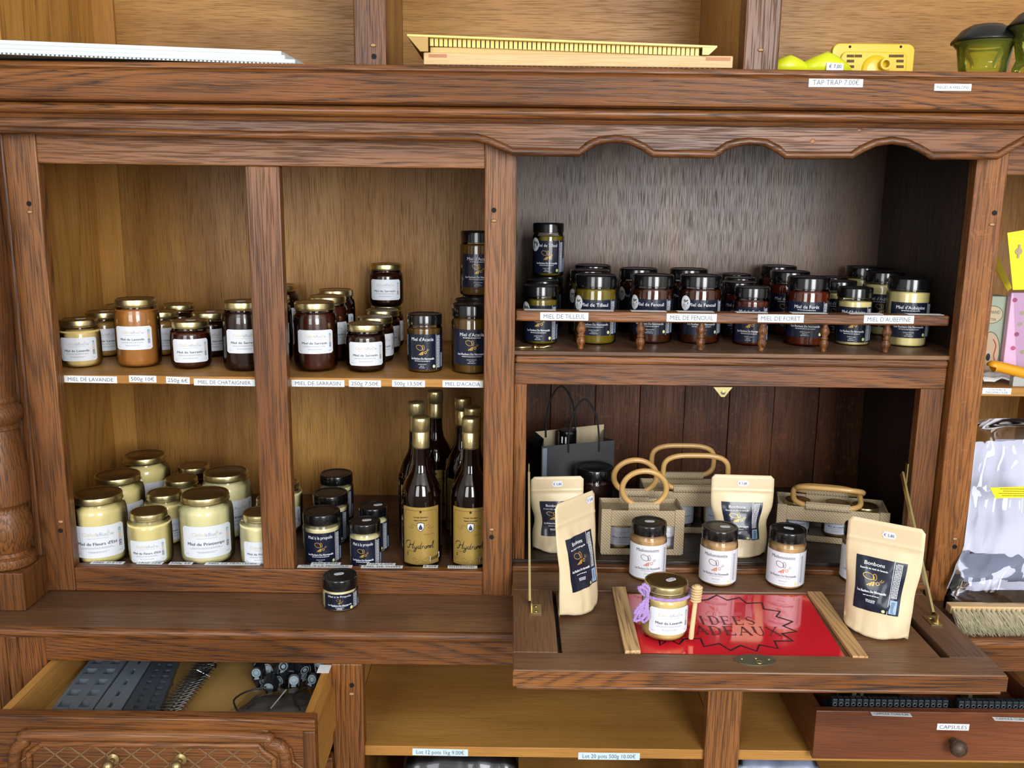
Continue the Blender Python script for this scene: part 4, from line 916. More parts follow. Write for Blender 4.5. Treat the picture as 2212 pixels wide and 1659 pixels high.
# ------------------------------------------------------------------ red sign on the flap
redm = plain('red_sign', (222, 40, 52), .10, 0, 1.0, .8)
q = [FB(*p) for p in ((1383, 1406), (1827, 1416), (1742, 1282), (1352, 1280))]
sgz = lambda p, d=0: Vector((p.x, p.y, fz(p.y)-.0035+d))
sg = tag(part('gift_ideas_sign', MB().slab([sgz(p) for p in q], .0006), redm, None), 'glossy red sheet with a black starburst lying on the desk flap', 'sign')
def sgp(px, py): p = FB(px, py); return (p.x, p.y)
star = [(1090+a*.27125, 1209+b*.27125) for a, b in ((1250, 330), (1330, 280), (1400, 320), (1500, 285), (1530, 318), (1620, 305), (1690, 270), (1775, 310), (1870, 290), (1930, 335), (2050, 330), (2065, 380))]+[(1612+a*.27125, 1209+b*.27125) for a, b in ((270, 400), (240, 440), (370, 480), (295, 515), (405, 560), (285, 575), (375, 635), (225, 635), (255, 695), (105, 665), (85, 715))]+[(1090+a*.27125, 1209+b*.27125) for a, b in ((1880, 670), (1800, 710), (1710, 655), (1590, 680), (1560, 615), (1430, 618), (1390, 660), (1310, 620), (1240, 670), (1230, 600), (1130, 600), (1210, 540), (1110, 500), (1200, 450), (1120, 390), (1230, 390))]
pr = PR(); pr.stroke([sgp(*p) for p in star], .0042, black, True)
def serif_word(word, x0, y0, w_, h_, m):
    """roman capitals with thick and thin strokes and slab serifs"""
    n = len(word); cw = w_/n; T, t = cw*.17, cw*.07
    G = {'I': [((.5, 0), (.5, 1), 1)], 'D': [((.2, 0), (.2, 1), 1), ((.2, 1), (.55, 1), 0), ((.55, 1), (.85, .75), 0), ((.85, .75), (.85, .25), 1), ((.85, .25), (.55, 0), 0), ((.55, 0), (.2, 0), 0)],
         'E': [((.2, 0), (.2, 1), 1), ((.2, 1), (.8, 1), 0), ((.2, .5), (.65, .5), 0), ((.2, 0), (.85, 0), 0), ((.8, 1), (.8, .84), 0), ((.85, 0), (.85, .18), 0), ((.65, .42), (.65, .58), 0)],
         'S': [((.8, .85), (.5, 1), 0), ((.5, 1), (.2, .8), 0), ((.2, .8), (.3, .58), 1), ((.3, .58), (.7, .42), 1), ((.7, .42), (.8, .2), 1), ((.8, .2), (.5, 0), 0), ((.5, 0), (.2, .15), 0)],
         'C': [((.85, .8), (.5, 1), 0), ((.5, 1), (.15, .7), 0), ((.15, .7), (.15, .3), 1), ((.15, .3), (.5, 0), 0), ((.5, 0), (.85, .2), 0), ((.85, .95), (.85, .72), 0)],
         'A': [((.08, 0), (.5, 1), 0), ((.5, 1), (.92, 0), 1), ((.25, .35), (.75, .35), 0)], 'U': [((.2, 1), (.2, .3), 1), ((.2, .3), (.4, 0), 0), ((.4, 0), (.65, 0), 0), ((.65, 0), (.82, .3), 0), ((.82, .3), (.82, 1), 0)],
         'X': [((.1, 1), (.9, 0), 1), ((.9, 1), (.1, 0), 0)]}
    sf = {'I': ((.5, 0), (.5, 1)), 'A': ((.08, 0), (.92, 0)), 'U': ((.2, 1), (.82, 1)), 'X': ((.1, 1), (.9, 0), (.9, 1), (.1, 0)), 'D': ((.15, 0), (.15, 1)), 'E': ((.15, 0), (.15, 1))}
    for i, c in enumerate(word):
        X = lambda a: (x0+(i+a[0]*.86+.07)*cw, y0+a[1]*h_); b_ = c
        if c == 'É': b_ = 'E'; pr.stroke([X((.42, 1.12)), X((.7, 1.3))], t*1.5, m)
        for a, b, th in G[b_]: pr.stroke([X(a), X(b)], T if th else t, m)
        for s_ in sf.get(b_, ()): pr.stroke([X((s_[0]-.13, s_[1])), X((s_[0]+.13, s_[1]))], t, m)
darkred = plain('sign_ink', (96, 22, 30), .3)
a, b = sgp(1506, 1342), sgp(1636, 1342); serif_word('IDEES', a[0], a[1]-.004, b[0]-a[0], .028, darkred)
a, b = sgp(1470, 1364), sgp(1688, 1364); serif_word('CADEAUX', a[0], a[1]-.004, b[0]-a[0], .028, darkred)
link('lettering', pr.mesh(lambda x, y, l: (x, y, fz(y)-.0035+.0006+l)), sg)

# ------------------------------------------------------------------ stand-up kraft pouches
kraft = plain('kraft_paper', (220, 200, 162), .42, 0, .12, var=.04, bscale=40, bump=.25)
def pouch(pos, yaw, wb, wt, h, T, lean, flav, label, seed, sticker=(0, 0), cut=0):
    o = thing('sweets_pouch', label, 'pouch', pos, yaw, 'kraft pouches of honey sweets')
    vv = [0, .02, .05, .09, .14, .2, .26, .32, .38, .44, .5, .56, .62, .68, .72, .76, .79, .80, .815, .825, .84, .9, .96, 1.0]; uu = [-1+2*i/20 for i in range(21)]
    def S(u, v, side, lift=0):
        w_ = (wb+(wt-wb)*smooth01(v/.75))/2*(1-.085*math.exp(-((v-.42)/.13)**2)*(1+.5*math.sin(seed)))
        if v > .95: w_ -= .006*(1-math.sqrt(max(0, 1-((v-.95)/.05)**2)))
        th = T*max(0, 1-v/.78)**.75*(max(0, 1-abs(u)**2.4))**.8
        nz = mnoise.noise(Vector((u*2.0+seed*3.1, v*4.0, side*2.0+seed)))*.0055*(1-abs(u)**3)*max(0, 1-v/.8)**.4+mnoise.noise(Vector((u*4+seed+v*3, v*9-u*2, side*3)))*.0030*max(0, 1-v/.85)
        rid = .0007 if .797 < v < .818 else 0
        bow = .004*math.sin(v*PI*1.1+seed)
        y = (-1 if side < 0 else 1)*(th+.0006+rid+lift)+nz*(1 if side < 0 else -.6)+bow
        zz = v*h+(.006*abs(u)**2.0*max(0, 1-v/.12) if side < 0 else 0)
        return Vector((u*w_, y+lean*v*h, zz))
    m = MB(); n = len(uu)
    for side_ in (-1, 1):
        b0 = len(m.v)
        for v in vv:
            for u in uu: m.v.append(tuple(S(u, v, side_)))
        for j in range(len(vv)-1):
            for i in range(n-1):
                f = (b0+j*n+i, b0+j*n+i+1, b0+(j+1)*n+i+1, b0+(j+1)*n+i); m.f.append(f if side_ < 0 else f[::-1])
    N0 = n*len(vv)
    for j in range(len(vv)-1):
        for i in (0, n-1): f = (j*n+i, (j+1)*n+i, N0+(j+1)*n+i, N0+j*n+i); m.f.append(f if i == 0 else f[::-1])
    for i in range(n-1): m.f.append((i+1, i, N0+i, N0+i+1)); e = (len(vv)-1)*n; m.f.append((e+i, e+i+1, N0+e+i+1, N0+e+i))
    m.m = [0]*len(m.f); part('bag', m, kraft, o, smooth=True, world=False)
    u0, u1, v0, v1 = -.68, .66, .22, .675; NL, ML = 14, 14; lm = MB()
    for j in range(ML+1):
        for i in range(NL+1): lm.v.append(tuple(S(u0+(u1-u0)*i/NL, v0+(v1-v0)*j/ML, -1, .0006)))
    for j in range(ML):
        for i in range(NL): lm.f.append((j*(NL+1)+i, j*(NL+1)+i+1, (j+1)*(NL+1)+i+1, (j+1)*(NL+1)+i))
    lm.m = [0]*len(lm.f); lb = part('label', lm, navy, o, smooth=True, world=False, label='navy label with bee emblem')
    W, Hh = .064, .100; p = PR(); cx = -.008
    p.text('Bonbons', cx, .038, .0070, inkwhite, .026, bold=.0002); p.text(flav, cx, .0285, .0036, inkwhite, .036, bold=.0002); p.bee(cx, .009, .026, beegold)
    p.text('Les Ruchers De Normandie', cx, -.013, .0046, inkwhite, .040, bold=.0003); p.lines(cx, -.021, .028, .0013, 1, inkwhite, seed=1); p.lines(cx, -.029, .014, .0010, 3, inkwhite, seed=2)
    p.rect(.0165, -.05, .0171, .05, inkwhite, n=1); p.vlines(.0187, -.018, .047, .0009, 5, inkwhite, seed=3); p.rect(.0187, -.047, .0285, -.022, bluebar, n=2)
    for i in range(8): p.rect(.021, -.045+i*.0026, .026, -.0438+i*.0026, ink, 2, 1)
    p.disc(.0115, -.045, .0025, .003, badge)
    link('lettering', p.mesh(lambda x, y, l: S(u0+(u1-u0)*(x/W+.5), v0+(v1-v0)*(y/Hh+.5), -1, .0006+l*1.6)), lb)
    c = h*.9; ps = PR(); w2, h2 = .021, .0105; cc = .003
    stp = [(-w2/2+cc, -h2/2), (w2/2-cc, -h2/2), (w2/2, 0), (w2/2-cc, h2/2), (-w2/2+cc, h2/2), (-w2/2, 0)]
    uc, vc = sticker; F = lambda x, y, l: S(uc+x/(wt/2), .90+vc+y/h, -1, .0006+l*1.6)
    st = link('price_sticker', PR().poly(stp, white, 0).mesh(F, 'price_sticker'), o); link('lettering', PR().text('€ 5,80', 0, 0, .0046, plain('price_ink', (70, 76, 104), .6), .015).mesh(lambda x, y, l: F(x, y, l+.0003)), st)
    return o
zf = .0618
b = U(1203, 1200, Z=zf); t = U(1203, 1026, Y=b.y+.045)
pouch((b.x, b.y+.032, zf), .10, .088, .098, t.z-zf, .024, .06, 'fourrés au miel', 'kraft sweets pouch standing inside the desk at left, behind another pouch', 1.3, (.0, 0))
b = U(1604, 1208, Z=zf); t = U(1612, 1026, Y=b.y+.035)
pouch((b.x, b.y+.030, zf), -.06, .098, .113, t.z-zf, .026, .05, 'fourrés au miel de lavande', 'kraft sweets pouch standing at the centre, between the jute bags', 2.1, (.0, 0))
pl = (.109, -.146); zz = fz(pl[1]+.02); t = U(1255, 1076, Y=pl[1])
pouch((pl[0], pl[1], zz), .86, .096, .104, t.z-zz, .021, .02, 'au miel et propolis', 'kraft sweets pouch turned sideways at the left front of the desk flap', 4.2, (.72, .03))
pr_ = (.571, -.216); zz = fz(pr_[1]+.02); t = U(1916, 1130, Y=pr_[1])
pouch((pr_[0], pr_[1], zz), -.58, .096, .112, t.z-zz, .024, .0, 'fourrés au miel de lavande', 'large kraft sweets pouch at the right front of the desk flap', 5.0, (.10, -.01))

# ------------------------------------------------------------------ jute gift bags with cane handles
def jutemat(name, rgb):
    if name in MATS: return MATS[name]
    m, nt, b = nmat(name); N, L = nt.nodes, nt.links; tc_ = N.new('ShaderNodeTexCoord'); w1 = N.new('ShaderNodeTexWave'); w2 = N.new('ShaderNodeTexWave')
    for wv, d in ((w1, 'DIAGONAL'), (w2, 'Z')): wv.inputs['Scale'].default_value = 110; wv.inputs['Distortion'].default_value = 1.0; wv.bands_direction = d; L.new(tc_.outputs['Object'], wv.inputs['Vector'])
    mt = N.new('ShaderNodeMath'); mt.operation = 'MULTIPLY'; L.new(w1.outputs[1], mt.inputs[0]); L.new(w2.outputs[1], mt.inputs[1])
    r = N.new('ShaderNodeValToRGB'); L.new(mt.outputs[0], r.inputs[0]); c = lin(rgb); r.color_ramp.elements[0].color = tuple(x*.55 for x in c[:3])+(1,); r.color_ramp.elements[1].color = tuple(min(1, x*1.15) for x in c[:3])+(1,); r.color_ramp.elements[1].position = .6
    L.new(r.outputs[0], b.inputs['Base Color']); b.inputs['Roughness'].default_value = .85; bp = N.new('ShaderNodeBump'); bp.inputs['Strength'].default_value = .4; bp.inputs['Distance'].default_value = .001; L.new(mt.outputs[0], bp.inputs['Height']); L.new(bp.outputs[0], b.inputs['Normal']); return m
jute = jutemat('jute', (192, 172, 138)); cane = plain('cane', (196, 154, 92), .35, 0, .3, var=.25, bscale=35)
def jute_bag(pos, yaw, w_, d, h, hoop, label, band=.030, sidew=.016):
    o = thing('jute_bag', label, 'gift bag', pos, yaw, 'jute gift bags in the desk')
    t = .0025; hw = w_/2
    part('base', MB().box(-hw, hw, 0, d, 0, t), jute, o, world=False)
    part('back_panel', MB().box(-hw, hw, d-t, d, t, h), jute, o, world=False, bevel=.001)
    for s_ in (-1, 1):
        x0 = -hw if s_ < 0 else hw-t; part('side_panel', MB().box(x0, x0+t, t, d-t, t, h), jute, o, world=False)
        x0 = -hw if s_ < 0 else hw-sidew; part('front_strip', MB().box(x0-.002*(s_ < 0), x0+sidew+.002*(s_ > 0), -.002, t, t, h+.002), jute, o, world=False, bevel=.001)
    part('front_band', MB().box(-hw+sidew, hw-sidew, -.001, t*.8, h-band, h), jute, o, world=False, bevel=.001)
    part('bottom_hem', MB().box(-hw+sidew, hw-sidew, -.001, t*.8, t, .012), jute, o, world=False)
    part('inner_flap', MB().box(-hw+t, hw-t, t, d-t, h-.010, h-.009), jute, o, world=False)
    part('window', MB().box(-hw+sidew, hw-sidew, .0006, .0012, .012, h-band), clearfilm, o, world=False)
    for side_ in (0, 1):
        y0 = .001 if side_ == 0 else d-.002
        cx, cz, rx, rz, tx, flop = hoop[side_]; pts = []
        for i in range(40):
            a = 2*PI*i/40; e = .62; ca, sa = math.cos(a), math.sin(a); X = rx*math.copysign(abs(ca)**e, ca) if rx > rz*1.2 else rx*ca; Zv = rz*math.copysign(abs(sa)**e, sa) if rx > rz*1.2 else rz*sa
            zz = Zv+rz; pts.append((cx+X, y0+zz*math.sin(flop), cz+zz*math.cos(flop)))
        hd = part('handle', MB().tube(pts, .0053, 10, True), cane, o, smooth=True, world=False, label='bent cane handle')
        m = MB(); n = 8; rr = .0092
        for s_ in (-1, 1):
            for i in range(n+1): a = -PI/2+2*PI*i/n; m.v.append((cx+s_*tx, y0+rr*math.cos(a), cz+rr*math.sin(a)*.9+.001))
        for i in range(n): m.f.append((i, i+1, n+1+i+1, n+1+i))
        m.m = [0]*len(m.f); part('handle_loop', m, jute, o, smooth=True, world=False)
        part('handle_tab', MB().box(cx-tx, cx+tx, y0-.0025, y0, min(h-.012, cz-.012), cz-.002), jute, o, world=False)
    return o
# small bag in front
b = U(1386, 1204, Z=zf); yb = .050; xb = U(1386, 1190, Y=yb).x; hb = U(1386, 1103, Y=yb).z-zf
jute_bag((xb, yb, zf), 0, .148, .072, hb, [(0, hb+.008, .040, .034, .028, -.05), (-.008, hb+.010, .040, .034, .028, -.12)], 'small jute gift bag with two round cane handles, behind a spread jar')
for dx, lab, lb in ((-.036, 'Miel de Fleurs', 'white-labelled honey jar inside the small jute bag, left'), (.039, 'Miel de Printemps', 'white-labelled honey jar inside the small jute bag, right')):
    jar('W250', (xb+dx, yb+.040, zf+.0028), 0, 'cream', lab, lb, None, size=.80)
b = U(1480, 1160, Z=zf); yb = max(.165, b.y); xl = U(1391, 1150, Y=yb).x; xr_ = xl+.190; xc = (xl+xr_)/2; hb = U(1480, 1062, Y=yb).z-zf
jute_bag((xc, yb, zf), 0, .190, .085, hb, [(-.000, hb+.005, .063, .034, .042, .0), (-.010, hb+.006, .063, .032, .042, .0)], 'jute gift bag with tall oblong cane handles, against the desk back')
for dx, hon, lab, lb in ((-.02, 'buckdk', 'Miel de Sarrasin', 'dark buckwheat honey jar inside the middle jute bag'), (.055, 'cream', 'Miel de Printemps', 'pale honey jar in the middle jute bag beside the pouch')):
    jar('W250', (xc+dx, yb+.042, zf+.0028), 0, hon, lab, lb, None, size=.86)
yb = .120; xl = U(1672, 1180, Y=yb+.03).x; hb = U(1760, 1100, Y=yb).z-zf; c3 = (xl+.098, yb, zf)
jute_bag(c3, -.24, .200, .085, hb, [(-.01, hb+.002, .062, .034, .040, 1.25), (-.004, hb+.007, .062, .030, .040, -1.15)], 'jute gift bag with flat-lying cane handles, at the right of the desk', band=.028)
for dx, hon, lab, lb in ((-.062, 'pale', 'Miel de Printemps', 'pale honey jar at the left inside the right jute bag'), (.012, 'lavdk', 'Miel de Lavande', 'lavender honey jar in the middle of the right jute bag'), (.074, 'buckdk', 'Miel de Sarrasin', 'dark jar at the right end inside the right jute bag')):
    ca, sa = math.cos(-.24), math.sin(-.24); X, Y_ = dx, .0425; s_ = 0 if dx < .07 else -.012
    jar('W250', (c3[0]+(X+s_)*ca-Y_*sa, c3[1]+(X+s_)*sa+Y_*ca, zf+.0028), -.24, hon, lab, lb, None, size=.76, fill=.05 if dx > .07 else None)
# ------------------------------------------------------------------ black paper bag with a bottle in it
bp2 = plain('black_paper', (48, 50, 52), .55, bump=.3, bscale=30); tan = plain('kraft_inside', (176, 158, 128), .7)
pb = thing('paper_carrier_bag', 'black paper carrier bag with cord handles at the left of the desk', 'paper bag', (.135, .245, zf), .16)
W, D, Hh = .150, .085, .158
def fold(m, pts): m.slab(pts, .0006)
m = MB(); m.slab([(-W/2, 0, 0), (W/2, 0, 0), (W/2, 0, Hh+.004), (-W/2, 0, Hh-.004)], .0006); part('front_panel', m, bp2, pb, world=False, fix=True)
m = MB(); m.slab([(W/2, D, 0), (-W/2, D, 0), (-W/2, D, Hh+.004), (W/2, D, Hh+.016)], .0006); part('back_panel', m, tan, pb, world=False, fix=True)
for s_ in (-1, 1):
    x_ = s_*W/2; m = MB(); m.slab([(x_, 0, 0), (x_-s_*.006, D/2, 0), (x_-s_*.012, D/2, Hh), (x_, 0, Hh-.004*s_*-1)], .0006); m.slab([(x_-s_*.006, D/2, 0), (x_, D, 0), (x_, D, Hh+.006), (x_-s_*.012, D/2, Hh)], .0006); part('side_panel', m, bp2, pb, world=False, fix=True)
part('base', MB().box(-W/2+.007, W/2-.007, .001, D-.001, 0, .001), bp2, pb, world=False)
part('corner_tape', MB().box(-W/2+.002, -W/2+.011, -.0012, -.0004, .05, Hh-.008), plain('grey_tape', (120, 132, 146), .4), pb, world=False)
for y_, dx, dz in ((-.001, .012, 0), (D-.002, -.018, .010)):
    pts = catmull([(dx-.032, y_, Hh-.018+dz), (dx-.032, y_, Hh+.02+dz), (dx-.022, y_, Hh+.066+dz), (dx, y_+.004, Hh+.090+dz), (dx+.022, y_, Hh+.060+dz), (dx+.030, y_, Hh+.015+dz), (dx+.031, y_, Hh-.018+dz)], 6)
    part('cord_handle', MB().tube(pts, .0019, 8), plain('black_cord', (22, 22, 24), .7), pb, smooth=True, world=False)
bo_ = U(1226, 945, Y=.29); bt_ = thing('capped_bottle', 'black-capped bottle standing in the black paper bag', 'bottle', (bo_.x, .29, zf+.0015))
ch = bo_.z-zf; m = MB().lathe([(.022, 0), (.025, .002), (.025, ch-.075), (.020, ch-.045), (.0165, ch-.03), (.0165, ch-.016)], 24); part('bottle_body', m, glassmat('pale_bottle', (.8, .82, .78, 1)), bt_, smooth=True, world=False, fix=True)
m = MB().lathe([(.0185, ch-.016), (.0190, ch-.015), (.0190, ch+.006), (.0180, ch+.007), (.0190, ch+.008), (.0190, ch+.0135), (.0178, ch+.0155), (0, ch+.0156)], 28); cp_ = part('cap', m, blacklid, bt_, smooth='a', world=False, fix=True)
a_ = 4.25; m = MB(); m.slab([(.0192*math.cos(a), .0192*math.sin(a), z_) for a, z_ in ((a_-.3, ch-.010), (a_+.3, ch-.010), (a_+.3, ch+.004), (a_-.3, ch+.004))], .0004); part('price_sticker', m, white, cp_, world=False, fix=True)
q = U(1277, 1100, Y=.20)
jar('B500', (q.x+.004, .20, zf+.0005), 1.9, 'buckdk', 'Miel de Forêt', 'dark jar in the shade between paper bag and small jute bag', None)

# ------------------------------------------------------------------ things on the cornice shelf
ZT = .9003
A_, B_ = U(-60, 111, Z=.9063), U(752, 141.5, Z=.9063)
cg = plain('corrugated_grey', (92, 88, 84), .7); polyw = plain('foam_white', (216, 226, 228), .6, bump=.15, bscale=150)
m = MB().slab([(A_.x, A_.y, .9033), (B_.x, B_.y, .9033), (B_.x+.02, .20, .9033), (A_.x, .20, .9033)], .0030)
sh = tag(part('corrugated_sheet', m, cg, None, fix=True), 'thin grey corrugated sheet overhanging the cornice under the white boards', 'sheet')
fl = MB(); n = 90
for i in range(n):
    t_ = i/n; p = A_.lerp(B_, t_); q = A_.lerp(B_, (i+.55)/n); fl.box(p.x, q.x, p.y-.0012, p.y+.001, .9038, .9060)
fo = part('flute_edge', fl, polyw, sh, world=True); fo['kind'] = 'stuff'
W1 = U(585, 124, Z=.9066); fy_ = (W1.x-A_.x)/(B_.x-A_.x); W1.y = A_.y+(B_.y-A_.y)*fy_-.004; W0 = Vector((A_.x, A_.y-.004, 0))
for i in range(3):
    z0 = .9067+i*.0064; dx = (.022, .006, 0)[i]
    m = MB().slab([(W0.x, W0.y+.010+.002*i, z0), (W1.x+dx, W1.y+.010+.002*i, z0), (W1.x+dx+.01, .19, z0), (W0.x, .19, z0)], .0062)
    tag(part('foam_board', m, polyw, None, fix=True, bevel=.0012), ('lowest white foam board of the stack on the cornice', 'middle white foam board of the stack on the cornice', 'topmost white foam board of the stack on the cornice')[i], 'foam board', 'white foam boards')
# queen-excluder tray: beech frame with yellow grid on it
yl = -.055; xa, xb = U(915, 140, Y=yl).x, U(1583, 140, Y=yl).x; beech = wood('beech_frame', 'x', (192, 154, 102), (210, 174, 122), (222, 190, 140), .5, .15, .12)
fr = thing('slatted_wood_frame', 'pale beech frame lying on the cornice under the yellow plastic grid', 'frame', ((xa+xb)/2, .1, ZT))
z0, z1 = .9030, .9210
for x0, x1, y0, y1 in ((xa, xb, yl, yl+.02), (xa, xb, .19, .21), (xa, xa+.02, yl+.02, .19), (xb-.02, xb, yl+.02, .19)): part('frame_bar', MB().box(x0, x1, y0, y1, z0, z1), beech, fr, bevel=.0015)
part('joint_mark', MB().box(xb-.042, xb-.004, yl-.0004, yl, .9135, .9185), plain('end_grain', (176, 120, 84), .6), fr)
part('joint_mark', MB().box(xa+.008, xa+.036, yl-.0004, yl, .9135, .9185), plain('end_grain', (176, 120, 84), .6), fr)
for i in range(54): part('wire', MB().box(xa+.02+i*(xb-xa-.04)/54, xa+.0235+i*(xb-xa-.04)/54, yl+.002, .205, .9004, .9029), plain('wire_dark', (60, 52, 40), .5), fr)
yp = plain('yellow_plastic', (228, 200, 112), .4, sss=.05); xa2, xb2 = U(880, 104, Y=yl-.004).x, U(1548, 112, Y=yl-.004).x
yg = thing('plastic_grid', 'yellow plastic queen-excluder grid lying on the beech frame', 'grid', ((xa2+xb2)/2, .1, .9213))
def tz(x): return .9432-(x-xa2)/(xb2-xa2)*.0115
m = MB(); m.add([(xa2, yl-.006, tz(xa2)), (xb2, yl-.006, tz(xb2)), (xb2, .2, tz(xb2)), (xa2, .2, tz(xa2)), (xa2, yl-.006, tz(xa2)+.003), (xb2, yl-.006, tz(xb2)+.003), (xb2, .2, tz(xb2)+.003), (xa2, .2, tz(xa2)+.003)], [(0,3,2,1),(4,5,6,7),(0,1,5,4),(1,2,6,5),(2,3,7,6),(3,0,4,7)])
part('sheet', m, yp, yg)
part('gap_backing', MB().box(xa2+.034, xb2-.024, yl+.010, yl+.012, .9215, .9300), plain('tan_plastic', (214, 178, 110), .5), yg)  # tan plate added behind the ribs to lighten the dark gaps
x_e = xa2+.032; m = MB().slab([(xa2+.001, yl-.003, tz(xa2)-.0003), (xa2+.020, yl-.003, .9213), (x_e, yl-.003, .9213), (x_e, yl-.003, tz(x_e)-.0003)], .003); part('end_flange', m, plain('ochre_plastic', (176, 140, 70), .4), yg, fix=True)
x_e = xb2-.022; m = MB().slab([(x_e, yl-.003, .9213), (xb2-.012, yl-.003, .9213), (xb2-.001, yl-.003, tz(xb2)-.0003), (x_e, yl-.003, tz(x_e)-.0003)], .003); part('end_flange', m, yp, yg, fix=True)
n = 58
for i in range(n):
    x = xa2+.034+i*(xb2-xa2-.058)/n; zt_ = tz(x)-.0004; zb_ = max(.9215, zt_-.011); part('grid_rib', MB().box(x, x+.0055, yl+.004, .198, zb_, zt_), yp, yg)
# yellow cone traps
lime = plain('lime_plastic', (204, 210, 20), .35, 0, .2, sss=.1)
for px, py, r, yy, dz, label in ((1708, 119, .045, .03, .0, 'lime yellow trap cone beside the dark hutch post'), (1788, 112, .049, .03, .0, 'lime yellow trap cone with a price sticker')):
    p = U(px, py, Y=yy); cz = p.z-r; o = thing('trap_cone', label, 'trap', (p.x, yy, ZT), 0, 'yellow trap cones')
    m = MB(); n = 26; vs = [(0+.010, -.002, .062)]; 
    for i in range(n): a = 2*PI*i/n; vs.append((r*1.05*math.cos(a), .045+r*.75*math.sin(a), 0.0))
    H_ = p.z-ZT; vs[0] = (0, .010, H_)
    rings = 8; mb = MB()
    for j in range(rings+1):
        t_ = j/rings; rr = r*1.12*(1-t_**2.2)+.002
        for i in range(n): a = 2*PI*i/n; mb.v.append((rr*math.cos(a), .045*(1-t_)+rr*.8*math.sin(a), H_*t_))
    for j in range(rings):
        for i in range(n): mb.f.append((j*n+i, j*n+(i+1) % n, (j+1)*n+(i+1) % n, (j+1)*n+i))
    mb.f.append(tuple(rings*n+i for i in range(n))); mb.m = [0]*len(mb.f); part('cone', mb, lime, o, smooth=True, world=False)
    if px > 1750:
        q = U(1804, 143.5, Y=yy-.015); st = part('price_sticker', MB().slab([(q.x-.014, yy-.015, q.z-.006), (q.x+.014, yy-.013, q.z-.007), (q.x+.014, yy-.013, q.z+.005), (q.x-.014, yy-.015, q.z+.006)], .0005), white, o, fix=True)
        link('lettering', PR().text('€ 7,00', 0, 0, .0055, plain('price_ink', (70, 76, 104), .6), .020).mesh(lambda x, y, l: Vector((q.x+x, yy-.0165-l, q.z+y))-o.location), st)
# yellow feeder plate
yd = .10; a, b = U(1800, 93, Y=yd), U(1978, 93, Y=yd); yk = plain('sun_yellow_plastic', (216, 178, 12), .35, 0, .2)
fd = thing('yellow_feeder', 'yellow slotted plastic plate standing upright on the cornice shelf', 'feeder', ((a.x+b.x)/2, yd, ZT))
def rr_poly(x0, x1, z0, z1, r, n=5):
    o = []
    for cx, cz, a0 in ((x1-r, z1-r, 0), (x0+r, z1-r, PI/2), (x0+r, z0+r, PI), (x1-r, z0+r, 1.5*PI)):
        for i in range(n+1): t_ = a0+PI/2*i/n; o.append((cx+r*math.cos(t_), cz+r*math.sin(t_)))
    return o
part('plate', MB().prism(rr_poly(a.x, b.x, ZT, a.z, .012), yd, yd+.012, 'y'), yk, fd, fix=True, bevel=.0015)
part('raised_panel', MB().prism(rr_poly(a.x+.014, b.x-.014, ZT, a.z-.014, .010), yd-.005, yd-.0002, 'y'), yk, fd, fix=True, bevel=.0015)
for ix, px in enumerate((1837, 1854, 1928, 1944)):
    for j, py in enumerate((121, 132, 144)):
        if j and ix in (1, 2): continue
        c = U(px, py, Y=yd-.005); part('slot', MB().box(c.x-.0062, c.x+.0062, yd-.0056, yd-.0050, c.z-.0022, c.z+.0022), plain('slot_dark', (90, 64, 8), .7), fd, bevel=.0001)
c = U(1893, 150, Y=yd-.01); m = MB().lathe([(.024, 0), (.022, .003), (.014, .0045), (.0, .005)], 24, caps=False); m.v = [(c.x+x, yd-.0052-z, c.z+y) for x, y, z in m.v if True]; 
m.f = [f for f in m.f if all(m.v[i][2] >= ZT for i in f)]; m.m = [0]*len(m.f); part('spout_dome', m, yk, fd, smooth=True)
c = U(1914, 138, Y=yd-.02); m = MB().lathe([(.003, 0), (.0095, 0), (.0095, .014), (.006, .014), (.006, .002)], 18); m.v = [(c.x+x, yd-.017+.014-z-.004, c.z+y) for x, y, z in m.v]; part('spout', m, yk, fd, smooth='a', fix=True)
for px in (1836, 1946):
    c = U(px, 101, Y=yd); m = MB().lathe([(0, 0), (.0022, 0), (.0022, .0004), (0, .0004)], 10); m.v = [(c.x+x, yd-.0002-z, c.z+y) for x, y, z in m.v]; part('pin_hole', m, screwhole, fd)
# hornet traps: clear lime cups with black domed lids
cupm = tinted('lime_cup', (.90, .93, .45, 1), (206, 214, 96), .10); capm = plain('trap_black', (16, 17, 16), .4, 0, .15)
for px, py, yy, s_, zb, label in ((2133, 52, .02, 1.0, ZT, 'hornet trap, clear lime cup with black domed lid, on the cornice shelf'), (2262, 14, -.035, 1.02, ZT+.022, 'hornet trap cut off at the right edge of the picture')):
    p = U(px, py, Y=yy); Hh = p.z-zb; o = thing('hornet_trap', label, 'trap', (p.x, yy, zb), 0, 'hornet traps'); r = .047*s_
    zc_ = Hh-.030*s_; part('cup', MB().lathe([(r*.70, .0), (r*.72, .001), (r*.80, zc_*.4), (r*.88, zc_*.85), (r*.96, zc_-.004), (r*1.04, zc_), (r*1.04, zc_+.002)], 32, caps=False), cupm, o, smooth=True, world=False)
    part('lid', MB().lathe([(r*1.10, zc_+.001), (r*1.10, zc_+.004), (r*.98, zc_+.010), (r*.80, zc_+.020), (r*.5, zc_+.028), (0, zc_+.030*s_)], 32), capm, o, smooth=True, world=False)
    part('inner_funnel', MB().lathe([(r*.86, zc_-.002), (r*.42, zc_*.45), (r*.40, zc_*.30)], 24, caps=False), cupm, o, smooth=True, world=False)
    if zb > ZT: part('foot_ring', MB().lathe([(r*.8, -.0215), (r*.82, -.012), (r*.74, 0), (r*.70, 0)], 24, caps=False), cupm, o, smooth=True, world=False)

